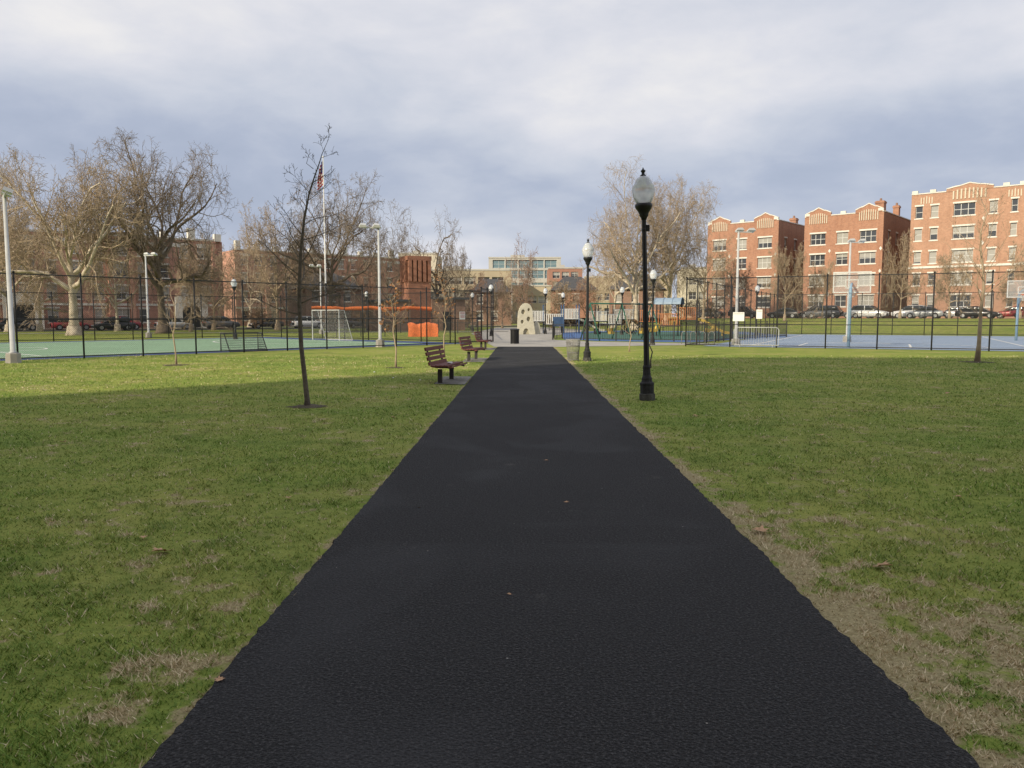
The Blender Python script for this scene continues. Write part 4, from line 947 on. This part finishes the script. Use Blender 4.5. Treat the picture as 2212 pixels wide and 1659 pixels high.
def tower_play(loc,rz,label,postm,panelm,slidem,roofm,canopy=True):
    r=root('play_structure',loc,rz,label,'playground equipment')
    pm=MB(); pm.tube([(0,0,0),(0,0,2.7)],.055,8); pm.lathe([(.07,0),(.07,.06),(.01,.1)],8,0,(0,0,2.7)); me=pm.mesh('post',[postm],True)
    for x in (-2.4,-.9,.9,2.4):
        for y in (-.8,.8): place(me,'post',r,(x,y,0))
    for (a,b_,z0) in ((-2.4,-.903,1.1),(-.9,.9,.8),(.903,2.4,1.3)):
        q=MB(); q.box(a,b_,-.8,.8,z0,z0+.08); q.obj('platform',m_blk2,r)
    for a,b_,zz in [(-2.35,-.95,1.2),(-.85,.85,.9),(.95,2.35,1.4)]:
        for y in (-.82,.82):
            q=MB(); n=9
            for i in range(n): x=a+(b_-a)*(i+.5)/n; q.tube([(x,y,zz),(x,y,zz+.95)],.028,6)
            q.tube([(a,y,zz),(b_,y,zz)],.03,6); q.tube([(a,y,zz+.95),(b_,y,zz+.95)],.03,6)
            q.obj('railing',panelm,r)
    q=MB(); pr=[(0,1.3),(.5,1.15),(1.6,.45),(2.2,.2),(2.6,.18)]
    for (x0,z0),(x1,z1) in zip(pr[:-1],pr[1:]):
        q.add([(2.45+x0,-.3,z0),(2.45+x1,-.3,z1),(2.45+x1,.3,z1),(2.45+x0,.3,z0),(2.45+x0,-.33,z0+.2),(2.45+x1,-.33,z1+.2),(2.45+x1,.33,z1+.2),(2.45+x0,.33,z0+.2)],[(0,1,2,3),(0,1,5,4),(3,2,6,7)])
    q.tube([(4.4,0,0),(4.4,0,.3)],.05,6); q.obj('slide',slidem,r)
    q=MB(); 
    for i in range(5): q.tube([(-2.9+.1*i,-.35,.2+.22*i),(-2.9+.1*i,.35,.2+.22*i)],.025,6)
    q.tube([(-3,-.35,0),(-2.45,-.35,1.25)],.03,6); q.tube([(-3,.35,0),(-2.45,.35,1.25)],.03,6); q.obj('ladder',postm,r)
    if canopy:
        q=MB(); K=10; vs=[]
        for i in range(K+1):
            a=math.pi*i/K; 
            for x in (-1.1,1.1): vs.append((x,-1.0*math.cos(a),2.65+.55*math.sin(a)))
        q.add(vs,[(2*i,2*i+1,2*i+3,2*i+2) for i in range(K)])
        for x in (-1.1,-.37,.37,1.1): q.tube([(x,-1.02*math.cos(math.pi*i/K),2.66+.57*math.sin(math.pi*i/K)) for i in range(K+1)],.03,5)
        q.obj('roof',roofm,r)
    return r
tower_play((3.0,76,0),.1,'white and blue play structure with tubular railings',m_pblue,m_wh,m_cream,m_pblue,False)
tower_play((12.4,66,0),-.35,'play structure with arched blue canopy and slide',m_blk2,m_porange,m_yel,m_cano,True)
tower_play((9.0,80,0),.5,'small play structure with orange panels and slide',m_blk2,m_wh,m_porange,m_pgreen,False)
r=root('swing_set',(6.9,54.2,0),math.radians(38),'green steel swing set with hanging seats','playground equipment')
q=MB(); q.tube([(-3,0,2.5),(3,0,2.5)],.05,8)
for x in (-3,0,3):
    for s in (-1,1): q.tube([(x,0,2.5),(x,s*.95,0)],.045,8)
q.obj('frame',m_pgreen,r,True)
for x,mm in ((-2.2,m_blk2),(-.9,m_yel),(.9,m_blk2),(2.2,m_yel)):
    q=MB()
    for s in (-.2,.2): q.tube([(x+s,0,2.46),(x+s,.12,.62)],.01,4)
    q.obj('chain',m_galv,r); q=MB(); q.box(x-.2,x+.2,-.02,.25,.42,.6); q.box(x-.2,x+.2,.2,.26,.603,.82); q.obj('seat',mm,r)
for x,y,l in ((14.4,60,'yellow'),(10.2,61,'yellow')):
    r=root('spring_rider',(x,y,0),.4,'yellow spring rider on rubber surface','playground equipment')
    q=MB(); q.tube([(.1*math.cos(i*.8),.1*math.sin(i*.8),i*.018) for i in range(26)],.02,5); q.obj('spring',m_blk,r)
    q=MB(); q.prism([(-.5,.5),(-.3,.75),(0,.62),(.25,.7),(.4,1.05),(.6,1.0),(.5,.5),(.2,.42),(-.3,.42)],-.12,.12); q.obj('seat',m_yel,r)
r=root('display_board',(2.6,57,0),.3,'blue and white park notice board','sign')
q=MB(); q.box(-.4,.4,-.03,.03,.9,1.6); q.obj('panel',m_pblue,r)
for x in(-.36,.36):
    q=MB(); q.tube([(x,.07,0),(x,.07,1.6)],.035,6); q.obj('post',m_blk,r)
# low shrubs
m_shrub=mat('brown_twigs',(.24,.16,.10),.95,var=.4); SH=dict(BIG); SH.update(seg=[2,4,3,3,2],n=[12,7,5,3],t0=[.0,.2,.2,.2],ang=[.6,.6,.6,.6],lr=[1.25,.55,.55,.5],up=[.05,.06,.04,.02,0],min=.012,max=3)
for i,(x,y,h,w_) in enumerate([(-8,112,3,5),(-14,114,3.2,6),(-22,108,3.4,6),(-28,112,3.5,6),(14,104,3,6),(22,106,3.3,6),(27,112,3,5),(-36,104,3,5),(4,108,2.6,5)]):
    tree((x,y,hz(x,y)),h,w_,60+i,m_shrub,m_shrub,'brown leafless shrub near far street',SH,.06,'leafless shrubs',name='bare_shrub')
